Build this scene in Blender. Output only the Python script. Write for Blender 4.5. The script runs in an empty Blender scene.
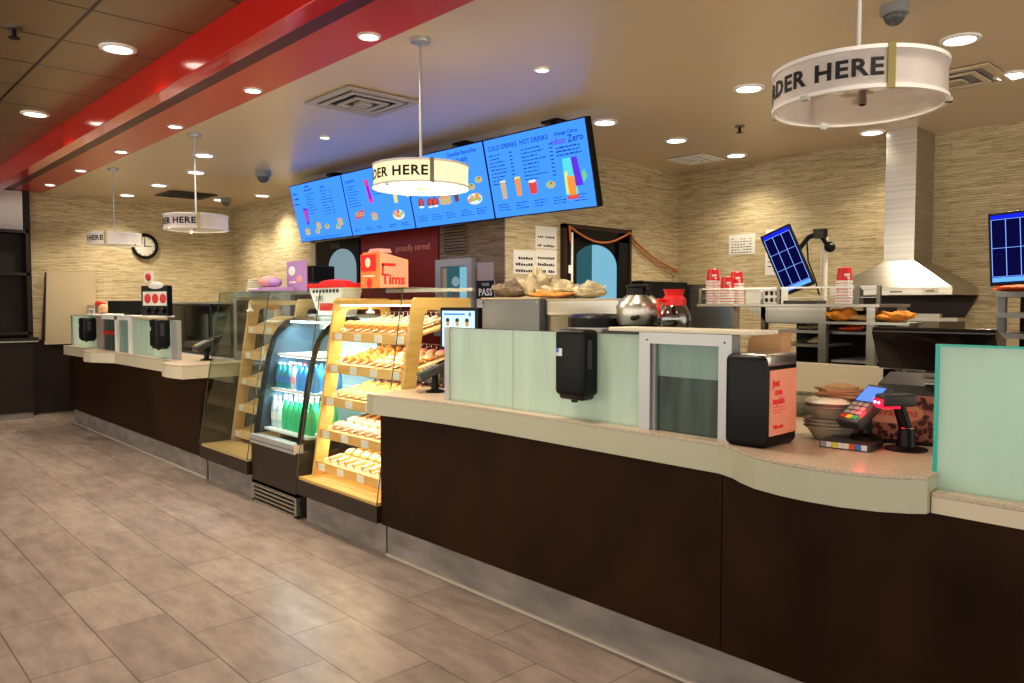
import bpy, bmesh, math, random
from mathutils import Matrix, Vector, Euler, noise as mnoise
random.seed(7)
PI = math.pi
D = bpy.data
COL = bpy.context.scene.collection
sc = bpy.context.scene

# ------------------------------------------------------------ materials
MATS = {}
def newmat(n):
    m = D.materials.new(n); m.use_nodes = True
    MATS[n] = m
    return m, m.node_tree.nodes, m.node_tree.links
def pbr(n, col, rough=.5, metal=0., spec=.5, noise=0., nscale=(6, 6, 6), emit=0., ecol=None, bump=0., coat=0.):
    m, N, L = newmat(n)
    b = N['Principled BSDF']
    b.inputs['Base Color'].default_value = (*col, 1)
    b.inputs['Roughness'].default_value = rough
    b.inputs['Metallic'].default_value = metal
    b.inputs['Specular IOR Level'].default_value = spec
    b.inputs['Coat Weight'].default_value = coat
    if emit:
        b.inputs['Emission Color'].default_value = (*(ecol or col), 1)
        b.inputs['Emission Strength'].default_value = emit
    if noise or bump:
        tc = N.new('ShaderNodeTexCoord'); mp = N.new('ShaderNodeMapping')
        mp.inputs['Scale'].default_value = nscale
        nz = N.new('ShaderNodeTexNoise'); nz.inputs['Scale'].default_value = 1.0
        nz.inputs['Detail'].default_value = 4
        L.new(tc.outputs['Object'], mp.inputs['Vector']); L.new(mp.outputs[0], nz.inputs['Vector'])
        if noise:
            cr = N.new('ShaderNodeValToRGB')
            cr.color_ramp.elements[0].position = .3; cr.color_ramp.elements[1].position = .7
            cr.color_ramp.elements[0].color = (*[c * (1 - noise) for c in col], 1)
            cr.color_ramp.elements[1].color = (*[min(1, c * (1 + noise)) for c in col], 1)
            L.new(nz.outputs['Fac'], cr.inputs[0]); L.new(cr.outputs[0], b.inputs['Base Color'])
        if bump:
            bp = N.new('ShaderNodeBump'); bp.inputs['Strength'].default_value = bump
            bp.inputs['Distance'].default_value = .01
            L.new(nz.outputs['Fac'], bp.inputs['Height']); L.new(bp.outputs[0], b.inputs['Normal'])
    return m
def emi(n, col, s):
    m, N, L = newmat(n)
    N.remove(N['Principled BSDF'])
    e = N.new('ShaderNodeEmission'); e.inputs[0].default_value = (*col, 1); e.inputs[1].default_value = s
    L.new(e.outputs[0], N['Material Output'].inputs[0])
    return m
def thin_glass(n, tint, gloss=.08, rough=.02, gcol=(1, 1, 1)):
    m, N, L = newmat(n)
    N.remove(N['Principled BSDF'])
    t = N.new('ShaderNodeBsdfTransparent'); t.inputs[0].default_value = (*tint, 1)
    g = N.new('ShaderNodeBsdfGlossy'); g.inputs[0].default_value = (*gcol, 1); g.inputs['Roughness'].default_value = rough
    lf = N.new('ShaderNodeLayerWeight'); lf.inputs[0].default_value = .5
    lw = N.new('ShaderNodeMath'); lw.operation = 'POWER'; lw.inputs[1].default_value = 4.5
    L.new(lf.outputs['Facing'], lw.inputs[0])
    ml = N.new('ShaderNodeMath'); ml.operation = 'ADD'; ml.inputs[1].default_value = gloss; ml.use_clamp = True
    mx = N.new('ShaderNodeMixShader')
    L.new(lw.outputs[0], ml.inputs[0]); L.new(ml.outputs[0], mx.inputs[0])
    L.new(t.outputs[0], mx.inputs[1]); L.new(g.outputs[0], mx.inputs[2])
    L.new(mx.outputs[0], N['Material Output'].inputs[0])
    return m
def frosted(n, col, trans=.15, translucent=.35, streak=.12):
    m, N, L = newmat(n)
    b = N['Principled BSDF']
    b.inputs['Roughness'].default_value = .28
    tc = N.new('ShaderNodeTexCoord'); mp = N.new('ShaderNodeMapping'); mp.inputs['Scale'].default_value = (9, 9, 1.2)
    nz = N.new('ShaderNodeTexNoise'); nz.inputs['Scale'].default_value = 1.6; nz.inputs['Detail'].default_value = 5
    L.new(tc.outputs['Object'], mp.inputs['Vector']); L.new(mp.outputs[0], nz.inputs['Vector'])
    cr = N.new('ShaderNodeValToRGB'); cr.color_ramp.elements[0].position = .3; cr.color_ramp.elements[1].position = .72
    cr.color_ramp.elements[0].color = (*[c * (1 - streak) for c in col], 1)
    cr.color_ramp.elements[1].color = (*[min(1, c * (1 + streak)) for c in col], 1)
    L.new(nz.outputs['Fac'], cr.inputs[0]); L.new(cr.outputs[0], b.inputs['Base Color'])
    tl = N.new('ShaderNodeBsdfTranslucent'); L.new(cr.outputs[0], tl.inputs[0])
    m1 = N.new('ShaderNodeMixShader'); m1.inputs[0].default_value = translucent
    L.new(b.outputs[0], m1.inputs[1]); L.new(tl.outputs[0], m1.inputs[2])
    tr = N.new('ShaderNodeBsdfTransparent'); tr.inputs[0].default_value = (*[min(1, c * 1.3) for c in col], 1)
    m2 = N.new('ShaderNodeMixShader'); m2.inputs[0].default_value = trans
    L.new(m1.outputs[0], m2.inputs[1]); L.new(tr.outputs[0], m2.inputs[2])
    L.new(m2.outputs[0], N['Material Output'].inputs[0])
    return m
def grasscloth(n, c_dark, c_mid, c_light):
    m, N, L = newmat(n)
    b = N['Principled BSDF']; b.inputs['Roughness'].default_value = .75
    tc = N.new('ShaderNodeTexCoord')
    def nz(scale, sx, sz, det):
        mp = N.new('ShaderNodeMapping'); mp.inputs['Scale'].default_value = (sx, sx, sz)
        z = N.new('ShaderNodeTexNoise'); z.inputs['Scale'].default_value = scale; z.inputs['Detail'].default_value = det
        L.new(tc.outputs['Object'], mp.inputs['Vector']); L.new(mp.outputs[0], z.inputs['Vector'])
        return z
    a = nz(1, 4.0, 75, 2); c = nz(1, 11, 150, 2)
    sx = N.new('ShaderNodeSeparateXYZ'); L.new(tc.outputs['Object'], sx.inputs[0])
    sm = N.new('ShaderNodeMath'); sm.operation = 'ADD'; L.new(sx.outputs[0], sm.inputs[0]); L.new(sx.outputs[1], sm.inputs[1])
    cx = N.new('ShaderNodeCombineXYZ'); L.new(sm.outputs[0], cx.inputs[0]); L.new(sx.outputs[2], cx.inputs[1])
    br = N.new('ShaderNodeTexBrick'); br.offset = .37; br.offset_frequency = 3; br.squash = 1.5; br.squash_frequency = 2
    br.inputs['Scale'].default_value = 1; br.inputs['Brick Width'].default_value = .21; br.inputs['Row Height'].default_value = .021
    br.inputs['Mortar Size'].default_value = .0022; br.inputs['Mortar Smooth'].default_value = .6
    br.inputs['Color1'].default_value = (.38, .38, .38, 1); br.inputs['Color2'].default_value = (.66, .66, .66, 1); br.inputs['Mortar'].default_value = (.16, .16, .16, 1)
    L.new(cx.outputs[0], br.inputs['Vector'])
    m1_ = N.new('ShaderNodeMath'); m1_.operation = 'MULTIPLY'; m1_.inputs[1].default_value = .33; L.new(a.outputs['Fac'], m1_.inputs[0])
    m2_ = N.new('ShaderNodeMath'); m2_.operation = 'MULTIPLY_ADD'; m2_.inputs[1].default_value = .32; L.new(c.outputs['Fac'], m2_.inputs[0]); L.new(m1_.outputs[0], m2_.inputs[2])
    ad = N.new('ShaderNodeMath'); ad.operation = 'MULTIPLY_ADD'; ad.inputs[1].default_value = .35
    L.new(br.outputs['Color'], ad.inputs[0]); L.new(m2_.outputs[0], ad.inputs[2])
    cr = N.new('ShaderNodeValToRGB')
    e = cr.color_ramp.elements
    e[0].position = .36; e[0].color = (*c_dark, 1)
    e[1].position = .62; e[1].color = (*c_light, 1)
    k = e.new(.48); k.color = (*c_mid, 1)
    L.new(ad.outputs[0], cr.inputs[0]); L.new(cr.outputs[0], b.inputs['Base Color'])
    bp = N.new('ShaderNodeBump'); bp.inputs['Strength'].default_value = .2; bp.inputs['Distance'].default_value = .006
    L.new(ad.outputs[0], bp.inputs['Height']); L.new(bp.outputs[0], b.inputs['Normal'])
    return m
def tiles(n, c1, c2, mortar, w, h, loc, rough=.4, off=.5, ms=.006, var=.25, spec=.5, bumpd=.3):
    m, N, L = newmat(n)
    b = N['Principled BSDF']; b.inputs['Roughness'].default_value = rough
    b.inputs['Specular IOR Level'].default_value = spec
    tc = N.new('ShaderNodeTexCoord'); mp = N.new('ShaderNodeMapping'); mp.inputs['Location'].default_value = loc
    br = N.new('ShaderNodeTexBrick'); br.offset = off
    br.inputs['Scale'].default_value = 1; br.inputs['Brick Width'].default_value = w; br.inputs['Row Height'].default_value = h
    br.inputs['Mortar Size'].default_value = ms; br.inputs['Mortar Smooth'].default_value = .3; br.inputs['Bias'].default_value = 0
    br.inputs['Color1'].default_value = (*c1, 1); br.inputs['Color2'].default_value = (*c2, 1); br.inputs['Mortar'].default_value = (*mortar, 1)
    L.new(tc.outputs['Object'], mp.inputs['Vector']); L.new(mp.outputs[0], br.inputs['Vector'])
    nz = N.new('ShaderNodeTexNoise'); nz.inputs['Scale'].default_value = 3.5; nz.inputs['Detail'].default_value = 8; nz.inputs['Roughness'].default_value = .65
    mp2 = N.new('ShaderNodeMapping'); mp2.inputs['Scale'].default_value = (1.1, 3.2, 1)
    L.new(tc.outputs['Object'], mp2.inputs['Vector']); L.new(mp2.outputs[0], nz.inputs['Vector'])
    cr = N.new('ShaderNodeValToRGB'); cr.color_ramp.elements[0].position = .3; cr.color_ramp.elements[1].position = .7
    v = 1 - var
    cr.color_ramp.elements[0].color = (v, v, v, 1); cr.color_ramp.elements[1].color = (1, 1, 1, 1)
    mx = N.new('ShaderNodeMix'); mx.data_type = 'RGBA'; mx.blend_type = 'MULTIPLY'; mx.inputs[0].default_value = 1
    L.new(nz.outputs['Fac'], cr.inputs[0]); L.new(br.outputs['Color'], mx.inputs[6]); L.new(cr.outputs[0], mx.inputs[7])
    L.new(mx.outputs[2], b.inputs['Base Color'])
    bp = N.new('ShaderNodeBump'); bp.inputs['Strength'].default_value = bumpd; bp.inputs['Distance'].default_value = .004; bp.invert = True
    L.new(br.outputs['Fac'], bp.inputs['Height']); L.new(bp.outputs[0], b.inputs['Normal'])
    return m
def wood(n, c1, c2, sc_=(3, 3, 30), rough=.4, emit=0):
    m = pbr(n, c1, rough, noise=0, bump=0)
    N, L = m.node_tree.nodes, m.node_tree.links; b = N['Principled BSDF']
    tc = N.new('ShaderNodeTexCoord'); mp = N.new('ShaderNodeMapping'); mp.inputs['Scale'].default_value = sc_
    nz = N.new('ShaderNodeTexNoise'); nz.inputs['Scale'].default_value = 1; nz.inputs['Detail'].default_value = 5
    cr = N.new('ShaderNodeValToRGB'); cr.color_ramp.elements[0].position = .35; cr.color_ramp.elements[1].position = .65
    cr.color_ramp.elements[0].color = (*c1, 1); cr.color_ramp.elements[1].color = (*c2, 1)
    L.new(tc.outputs['Object'], mp.inputs['Vector']); L.new(mp.outputs[0], nz.inputs['Vector'])
    L.new(nz.outputs['Fac'], cr.inputs[0]); L.new(cr.outputs[0], b.inputs['Base Color'])
    return m

grasscloth('wallpaper', (.30, .235, .125), (.54, .45, .28), (.70, .62, .43))
grasscloth('wallpaper_brown', (.105, .07, .042), (.21, .145, .09), (.32, .235, .15))
tiles('floor_tile', (.43, .355, .325), (.355, .285, .26), (.21, .17, .15), .635, .318, (.035, -.005, 0), rough=.3, ms=.004, var=.42, spec=.45)
tiles('lounge_ceiling', (.27, .19, .105), (.24, .17, .095), (.03, .022, .015), .61, .61, (.15, .06, 0), rough=.28, off=0, ms=.012, var=.15)
pbr('ceiling_paint', (.66, .55, .40), .32, spec=.5)
pbr('red_paint', (.58, .075, .06), .28, spec=.5)
pbr('red_gloss', (.62, .012, .012), .16, spec=.6, coat=.4)
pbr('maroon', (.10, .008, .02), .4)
pbr('red_wall', (.22, .018, .016), .35)
pbr('brown_laminate', (.030, .013, .005), .5, noise=.35, nscale=(3, 3, 2), spec=.13)
pbr('brown_base', (.032, .017, .011), .4)
pbr('dark_wood', (.020, .011, .007), .5, noise=.3, nscale=(4, 4, 20))
pbr('toe_metal', (.30, .27, .255), .55, metal=.25, noise=.25, nscale=(4, 4, 10))
pbr('caulk', (.55, .50, .42), .8)
pbr('slab_top', (.56, .46, .36), .3, noise=.22, nscale=(120, 120, 120))
pbr('slab_front', (.50, .50, .38), .35)
pbr('slab_front_cream', (.66, .60, .46), .35)
pbr('seam', (.16, .14, .11), .7)
pbr('white', (.90, .89, .86), .45)
pbr('cream_white', (.75, .70, .56), .4)
pbr('paper', (.78, .77, .72), .8)
pbr('ink', (.02, .02, .025), .7)
pbr('black', (.007, .007, .008), .38, spec=.3)
pbr('black_gloss', (.008, .008, .009), .12, coat=.3)
pbr('dark_grey', (.05, .05, .055), .4)
pbr('grey_panel', (.17, .185, .21), .45)
pbr('mid_grey', (.30, .31, .32), .45)
pbr('alu', (.50, .51, .51), .35, metal=.45)
pbr('steel', (.55, .53, .48), .3, metal=.95, noise=.12, nscale=(1, 1, 60))
pbr('steel_dark', (.22, .20, .17), .35, metal=.9)
pbr('chrome', (.75, .74, .72), .12, metal=1)
pbr('brass', (.38, .33, .14), .35, metal=.7)
wood('light_wood', (.72, .42, .13), (.82, .53, .20), (2, 2, 20))
wood('pale_wood', (.74, .50, .24), (.84, .60, .33), (2, 2, 20))
pbr('tan_board', (.52, .43, .29), .55)
thin_glass('glass', (.93, .97, .95), .03, gcol=(.9, .95, .92))
thin_glass('glass_clear', (.97, .98, .97), .02)
thin_glass('glass_smoke', (.86, .92, .88), .09, gcol=(.9, .95, .9))
thin_glass('glass_dark', (.25, .33, .32), .15)
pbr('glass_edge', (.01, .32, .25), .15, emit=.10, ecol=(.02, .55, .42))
pbr('glass_edge_dark', (.04, .07, .05), .2)
frosted('frost', (.74, .90, .81), .12, .42, .07)
frosted('frost_dark', (.13, .19, .165), .18, .3, .45)
frosted('frost_upper', (.42, .58, .54), .12, .3, .1)
frosted('frost_aqua', (.80, .98, .90), .14, .45, .03)
frosted('frost_pink', (.62, .55, .52), .10, .4, .05)
frosted('drum_white', (.86, .82, .80), .04, .45, .03)
thin_glass('glass_bowl_m', (.75, .72, .68), .22)
thin_glass('veil', (.80, .78, .74), .05, .3)
emi('drum_lit', (1.0, .80, .44), .72)
emi('drum_lit_bottom', (1.0, .93, .70), 1.1)
emi('lamp_disc', (1, .97, .92), 5)
emi('lamp_disc_soft', (1, .96, .85), 2.2)
emi('menu_blue', (.055, .235, .85), .85)
emi('menu_ink', (.010, .05, .25), .9)
emi('menu_pink', (.75, .07, .35), .58)
emi('menu_red', (.75, .08, .07), .58)
emi('menu_orange', (.85, .33, .08), .58)
emi('menu_tan', (.62, .45, .25), .58)
emi('menu_green', (.20, .62, .22), .58)
emi('menu_purple', (.16, .05, .75), .58)
emi('menu_brown', (.20, .08, .06), .58)
emi('menu_cyan', (.12, .72, .80), .58)
emi('menu_yellow', (.85, .75, .15), .58)
emi('menu_white', (.75, .82, .95), .58)
emi('case_light', (1, .88, .62), 3.5)
emi('cool_light', (.85, .95, 1), 3.5)
emi('door_glow', (.17, .36, .46), .75)
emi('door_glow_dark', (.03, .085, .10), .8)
emi('door_grey', (.19, .26, .29), .7)
emi('screen_light', (.45, .68, .98), .9)
emi('screen_blue', (.11, .22, .80), .9)
emi('grid_blue', (.10, .28, 1.0), 1.0)
emi('grid_line', (.25, .42, .95), .8)
emi('deep_blue', (.008, .008, .09), .4)
emi('bright_blue_bar', (.01, .02, .85), .9)
emi('scan_red', (1, .01, .03), 2.2)
emi('scan_hot', (1, .25, .3), 5)
pbr('red', (.62, .03, .025), .4)
pbr('red_bright', (.75, .03, .03), .35)
pbr('peach', (.78, .33, .20), .5)
pbr('salmon_card', (.80, .36, .24), .5)
pbr('orange_box', (.80, .22, .07), .5)
pbr('orange_glove', (.75, .30, .04), .8, noise=.3, nscale=(30, 30, 30))
pbr('orange', (.75, .12, .03), .6)
pbr('tan_paper', (.58, .36, .20), .8)
pbr('cooler_side', (.05, .09, .12), .3)
pbr('brown_paper', (.40, .24, .12), .85)
pbr('bag_beige', (.52, .44, .30), .45, noise=.3, nscale=(14, 14, 14))
pbr('bag_clear', (.55, .49, .32), .3, noise=.25, nscale=(20, 20, 20))
pbr('bag_grey', (.25, .20, .15), .6, noise=.35, nscale=(14, 14, 14))
pbr('pulp', (.46, .38, .29), .85, noise=.1, nscale=(60, 60, 60))
pbr('coffee_bean', (.10, .028, .018), .4)
pbr('bean_bg', (.52, .20, .15), .5)
pbr('coffee', (.02, .008, .005), .1)
pbr('lilac', (.50, .30, .62), .5)
pbr('purple', (.30, .16, .55), .5)
pbr('pink', (.85, .40, .38), .5)
pbr('green_bottle', (.03, .42, .18), .15, emit=.12, ecol=(.03, .5, .2))
pbr('blue_bottle', (.05, .28, .62), .15, emit=.15, ecol=(.05, .3, .8))
pbr('clear_bottle', (.55, .68, .72), .12)
pbr('teal_bottle', (.03, .30, .38), .15)
pbr('label_white', (.8, .82, .82), .5)
pbr('dough', (.66, .33, .10), .6, noise=.25, nscale=(25, 25, 25))
pbr('glaze', (.80, .52, .20), .25)
pbr('choc', (.10, .035, .02), .25)
pbr('pink_icing', (.80, .42, .40), .3)
pbr('white_icing', (.82, .76, .64), .3)
pbr('croissant', (.72, .30, .07), .45, noise=.35, nscale=(30, 30, 30))
pbr('tray_liner', (.70, .55, .36), .7)
pbr('wire', (.62, .62, .58), .25, metal=.9)
pbr('yellow_key', (.75, .68, .05), .5)
pbr('blue', (.05, .22, .62), .4)
pbr('clock_face', (.80, .78, .68), .5)
pbr('cord_orange', (.50, .17, .06), .6)
pbr('vent_white', (.50, .46, .40), .5)
pbr('dome_grey', (.10, .11, .12), .2)
M = MATS

# ------------------------------------------------------------ mesh helpers
class MB:
    def __init__(s): s.bm = bmesh.new(); s.mats = []
    def mi(s, m):
        if m not in s.mats: s.mats.append(m)
        return s.mats.index(m)
    def _fin(s, vs, mat, mtx=None):
        if mtx is not None: bmesh.ops.transform(s.bm, matrix=mtx, verts=vs)
        i = s.mi(mat); fs = set()
        for v in vs:
            for f in v.link_faces: fs.add(f)
        for f in fs: f.material_index = i
        return vs
    def box(s, x0, y0, z0, x1, y1, z1, mat=None, bev=0, mtx=None, seg=2):
        r = bmesh.ops.create_cube(s.bm, size=1)
        vs = r['verts']
        for v in vs:
            v.co = Vector(((x0 + x1) / 2 + v.co.x * (x1 - x0), (y0 + y1) / 2 + v.co.y * (y1 - y0), (z0 + z1) / 2 + v.co.z * (z1 - z0)))
        if bev:
            es = list({e for v in vs for e in v.link_edges})
            rr = bmesh.ops.bevel(s.bm, geom=es, offset=bev, segments=seg, affect='EDGES', profile=.5)
            vs = list({v for f in rr['faces'] for v in f.verts} | {v for v in vs if v.is_valid})
        return s._fin(vs, mat, mtx)
    def cyl(s, p0, p1, r0, r1=None, mat=None, seg=16, caps=True):
        p0, p1 = Vector(p0), Vector(p1); d = p1 - p0
        r1 = r0 if r1 is None else r1
        r = bmesh.ops.create_cone(s.bm, cap_ends=caps, segments=seg, radius1=r0, radius2=max(r1, 1e-5), depth=d.length)
        q = d.to_track_quat('Z', 'Y')
        return s._fin(r['verts'], mat, Matrix.Translation((p0 + p1) / 2) @ q.to_matrix().to_4x4())
    def tube(s, pts, r, mat=None, seg=8):
        for a, b in zip(pts, pts[1:]): s.cyl(a, b, r, r, mat, seg)
        for p in pts[1:-1]: s.ball(p, r, mat=mat, u=seg, v=6)
    def ball(s, c, r, mat=None, u=12, v=8, sc_=(1, 1, 1), mtx=None):
        rr = bmesh.ops.create_uvsphere(s.bm, u_segments=u, v_segments=v, radius=r)
        m = Matrix.Translation(c) @ (mtx or Matrix()) @ Matrix.Diagonal((*sc_, 1))
        return s._fin(rr['verts'], mat, m)
    def lathe(s, prof, mat=None, seg=20, c=(0, 0, 0), a0=0, a1=2 * PI, mtx=None):
        full = abs(a1 - a0 - 2 * PI) < 1e-6
        n = seg if full else seg + 1
        rings = []; vs = []
        for r, z in prof:
            if r < 1e-6:
                v = s.bm.verts.new((c[0], c[1], c[2] + z)); rings.append([v] * n); vs.append(v); continue
            ring = []
            for i in range(n):
                a = a0 + (a1 - a0) * i / seg
                v = s.bm.verts.new((c[0] + r * math.cos(a), c[1] + r * math.sin(a), c[2] + z)); ring.append(v); vs.append(v)
            rings.append(ring)
        for A, B in zip(rings, rings[1:]):
            for i in range(seg):
                j = (i + 1) % n
                q = [A[i], A[j], B[j], B[i]]
                u = []
                for v in q:
                    if v not in u: u.append(v)
                if len(u) > 2:
                    try: s.bm.faces.new(u)
                    except ValueError: pass
        return s._fin(vs, mat, mtx)
    def prism(s, poly, h0, h1, axis='z', mat=None, mtx=None, topmat=None):
        # poly of 2D points; axis = extrusion axis; x: (y,z) poly ; y: (x,z) ; z: (x,y)
        def mk(p, h):
            return {'x': (h, p[0], p[1]), 'y': (p[0], h, p[1]), 'z': (p[0], p[1], h)}[axis]
        A = [s.bm.verts.new(mk(p, h0)) for p in poly]; B = [s.bm.verts.new(mk(p, h1)) for p in poly]
        n = len(poly)
        fs = [s.bm.faces.new(A[::-1]), s.bm.faces.new(B)]
        for i in range(n): fs.append(s.bm.faces.new((A[i], A[(i + 1) % n], B[(i + 1) % n], B[i])))
        s._fin(A + B, mat, mtx)
        if topmat: fs[1].material_index = s.mi(topmat)
        return A + B
    def quad(s, ps, mat=None):
        vs = [s.bm.verts.new(p) for p in ps]; s.bm.faces.new(vs); return s._fin(vs, mat)
    def torus(s, c, R, r, mat=None, u=16, v=8, sz=1, mtx=None):
        vs = []; g = []
        for i in range(u):
            a = 2 * PI * i / u; row = []
            for j in range(v):
                b = 2 * PI * j / v
                w = s.bm.verts.new(((R + r * math.cos(b)) * math.cos(a), (R + r * math.cos(b)) * math.sin(a), r * math.sin(b) * sz)); row.append(w); vs.append(w)
            g.append(row)
        for i in range(u):
            for j in range(v): s.bm.faces.new((g[i][j], g[(i + 1) % u][j], g[(i + 1) % u][(j + 1) % v], g[i][(j + 1) % v]))
        return s._fin(vs, mat, Matrix.Translation(c) @ (mtx or Matrix()))
    def text(s, t, size, mtx, mat=None, ext=.0005, align='LEFT', bold=0., spacing=1., bend=None):
        cu = D.curves.new('t', 'FONT'); cu.body = t; cu.size = size; cu.extrude = ext; cu.align_x = align; cu.offset = bold; cu.space_character = spacing
        cu.resolution_u = 2
        o = D.objects.new('t', cu); COL.objects.link(o)
        dg = bpy.context.evaluated_depsgraph_get(); me = D.meshes.new_from_object(o.evaluated_get(dg))
        D.objects.remove(o); D.curves.remove(cu)
        b2 = bmesh.new(); b2.from_mesh(me); D.meshes.remove(me)
        if bend: 
            bmesh.ops.triangulate(b2, faces=b2.faces)
            for v in b2.verts: v.co = bend(v.co)
        mp = {}; vs = []; i = s.mi(mat)
        for v in b2.verts:
            w = s.bm.verts.new(mtx @ v.co); mp[v] = w; vs.append(w)
        for f in b2.faces:
            try: nf = s.bm.faces.new([mp[v] for v in f.verts]); nf.material_index = i
            except ValueError: pass
        b2.free(); return vs
    def build(s, name, mat=None, parent=None, smooth=False, loc=None):
        me = D.meshes.new(name)
        bmesh.ops.recalc_face_normals(s.bm, faces=s.bm.faces)
        s.bm.to_mesh(me); s.bm.free()
        ml = s.mats or [mat or 'white']
        for m in ml: me.materials.append(M[m if m is not None else (mat or 'white')])
        if smooth:
            for p in me.polygons: p.use_smooth = True
            me.set_sharp_from_angle(angle=math.radians(38))
        o = D.objects.new(name, me); COL.objects.link(o)
        if parent: o.parent = parent
        if loc: o.location = loc
        return o
def thing(name, label, cat, loc=(0, 0, 0), rz=0, group=None, rot=None):
    o = D.objects.new(name, None); COL.objects.link(o); o.empty_display_size = .1
    o.location = loc; o.rotation_euler = rot or (0, 0, rz); o['label'] = label; o['category'] = cat
    if group: o['group'] = group
    return o
def tag(o, label, cat, group=None, kind=None):
    if label: o['label'] = label
    if cat: o['category'] = cat
    if group: o['group'] = group
    if kind: o['kind'] = kind
    return o
def part(name, mat, parent, fn, smooth=False):
    b = MB(); fn(b); return b.build(name, mat, parent, smooth)
def box_part(name, mat, parent, x0, y0, z0, x1, y1, z1, bev=0):
    b = MB(); b.box(x0, y0, z0, x1, y1, z1, bev=bev); return b.build(name, mat, parent)
def struct(name, mat, fn, label=None, parent=None):
    b = MB(); fn(b); o = b.build(name, mat, parent)
    if not parent: o['kind'] = 'structure'
    if label: o['label'] = label
    return o
def dup(o, parent=None):
    c = o.copy(); COL.objects.link(c)
    if parent: c.parent = parent
    for k in [x for x in KIDS(o)]: dup(k, c)
    return c
def KIDS(o): return [x for x in COL.objects if x.parent == o]
T = Matrix.Translation
def R(a, ax): return Matrix.Rotation(a, 4, ax)
FRONT = R(PI / 2, 'X')            # text in XY -> facing -Y
ORD = ['nearest', 'second nearest', 'third nearest', 'fourth nearest', 'fifth nearest', 'sixth nearest', 'seventh nearest', 'eighth nearest']

# ------------------------------------------------------------ camera
cam = D.cameras.new('camera'); co = D.objects.new('camera', cam); COL.objects.link(co)
cam.sensor_width = 36; cam.lens = 36 * 775 / 1024; cam.clip_start = .05
co.location = (0, 0, 1.5)
co.rotation_euler = (PI / 2 - math.radians(2.770), 0, PI / 2 - math.radians(42.780))
sc.camera = co

# ------------------------------------------------------------ room shell
XL, XR = -12.05, 4.0
struct('floor', 'floor_tile', lambda b: b.box(XL - .1, -4, -.1, XR, 7.6, 0), 'taupe stone-look floor tiles in staggered rows')
struct('ceiling_lounge', 'lounge_ceiling', lambda b: b.box(XL - .1, -4, 3.0, XR, 1.70, 3.1), 'dark bronze tiled ceiling over the seating side')
struct('ceiling', 'ceiling_paint', lambda b: b.box(XL - .1, 2.52, 3.0, XR, 7.6, 3.1), 'glossy beige ceiling over the kitchen')
struct('ceiling_red', 'red_paint', lambda b: b.box(XL - .1, 2.16, 3.0, XR, 2.52, 3.1), 'flat red ceiling band with downlights')
struct('recess_shade', 'maroon', lambda b: b.box(XL - .1, 1.70, 3.0, XR, 2.16, 3.1))  # flush strip; its dark maroon stands in for a shaded recess behind the beam
struct('trim_2', 'red_gloss', lambda b: b.box(XL, 1.68, 2.80, XR, 1.79, 3.0, bev=.004), 'glossy red beam running above the counter')
struct('wall_left', 'wallpaper', lambda b: b.box(XL - .15, 2.30, 0, XL, 5.2, 3.0), 'cream grasscloth wall at the far end')
struct('wall_lounge', 'tan_board', lambda b: b.box(XL - .15, -4, 0, XL, 2.30, 3.0))
struct('wall_back', 'wallpaper', lambda b: b.box(XL - .15, 5.15, 0, -8.7, 5.3, 3.0), 'cream grasscloth wall behind the far counter')
struct('wall_service', 'wallpaper_brown', lambda b: b.box(-8.83, 4.79, 0, -5.265, 7.6, 3.0), 'brown textured wall around the drive window')
struct('wall_side', 'wallpaper', lambda b: b.box(-5.265, 4.78, 0, -5.25, 7.6, 3.0), 'cream grasscloth side wall of the kitchen')
struct('wall_kitchen', 'wallpaper', lambda b: b.box(-5.30, 7.45, 0, XR, 7.6, 3.0), 'cream grasscloth wall behind the range hood')
struct('trim_3', 'maroon', lambda b: b.box(-7.69, 4.765, 0, -6.25, 4.79, 3.0)).data.materials[0] = M['red_wall']
struct('trim_4', 'dark_wood', lambda b: (b.box(XL, 2.30, .02, XL + .03, 4.2, 1.0), b.box(XL, 2.30, 1.0, XL + .04, 4.2, 1.02)), 'low black wainscot behind the end of the counter')
struct('trim_5', 'dark_wood', lambda b: b.box(XL, 2.27, 0, XL + .06, 2.345, 3.0), 'dark vertical post at the end of the wallpaper')
struct('trim_6', 'steel', lambda b: b.box(-5.25, 6.95, .9, -5.235, 7.45, 1.68))
struct('trim_7', 'steel', lambda b: b.box(-5.25, 7.435, .9, -4.45, 7.45, 1.72))

# lettering on the red wall
b = MB()
b.text('proudly served', .10, T((-6.98, 4.76, 2.06)) @ FRONT, 'peach')
o = b.build('wall_lettering', 'peach'); tag(o, 'small pale words on the dark red wall left of the drive window', 'lettering')

# door 1 in the service wall
def arch(w, h, z0, rise, n=10):
    pts = [(-w / 2, z0), (w / 2, z0)]
    for i in range(n + 1):
        a = PI * i / n
        pts.append((w / 2 * math.cos(a), z0 + h - rise + rise * math.sin(a)))
    return pts
struct('door_1', 'black', lambda b: b.box(-8.69, 4.75, 0, -7.70, 4.79, 2.26), 'black swing door with an arched grey window')
d = D.objects['door_1']
part('door_frame', 'tan_board', d, lambda b: (b.box(-8.80, 4.74, 0, -8.70, 4.79, 2.30), b.box(-8.80, 4.74, 2.26, -7.69, 4.79, 2.32)))
part('window_pane', 'door_grey', d, lambda b: b.prism([(p[0] - 8.07, p[1]) for p in arch(.62, 1.05, 1.1, .22)], 4.742, 4.75, 'y'))
part('sign_plate', 'dark_grey', d, lambda b: b.box(-8.34, 4.742, 2.16, -8.12, 4.75, 2.22))
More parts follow.
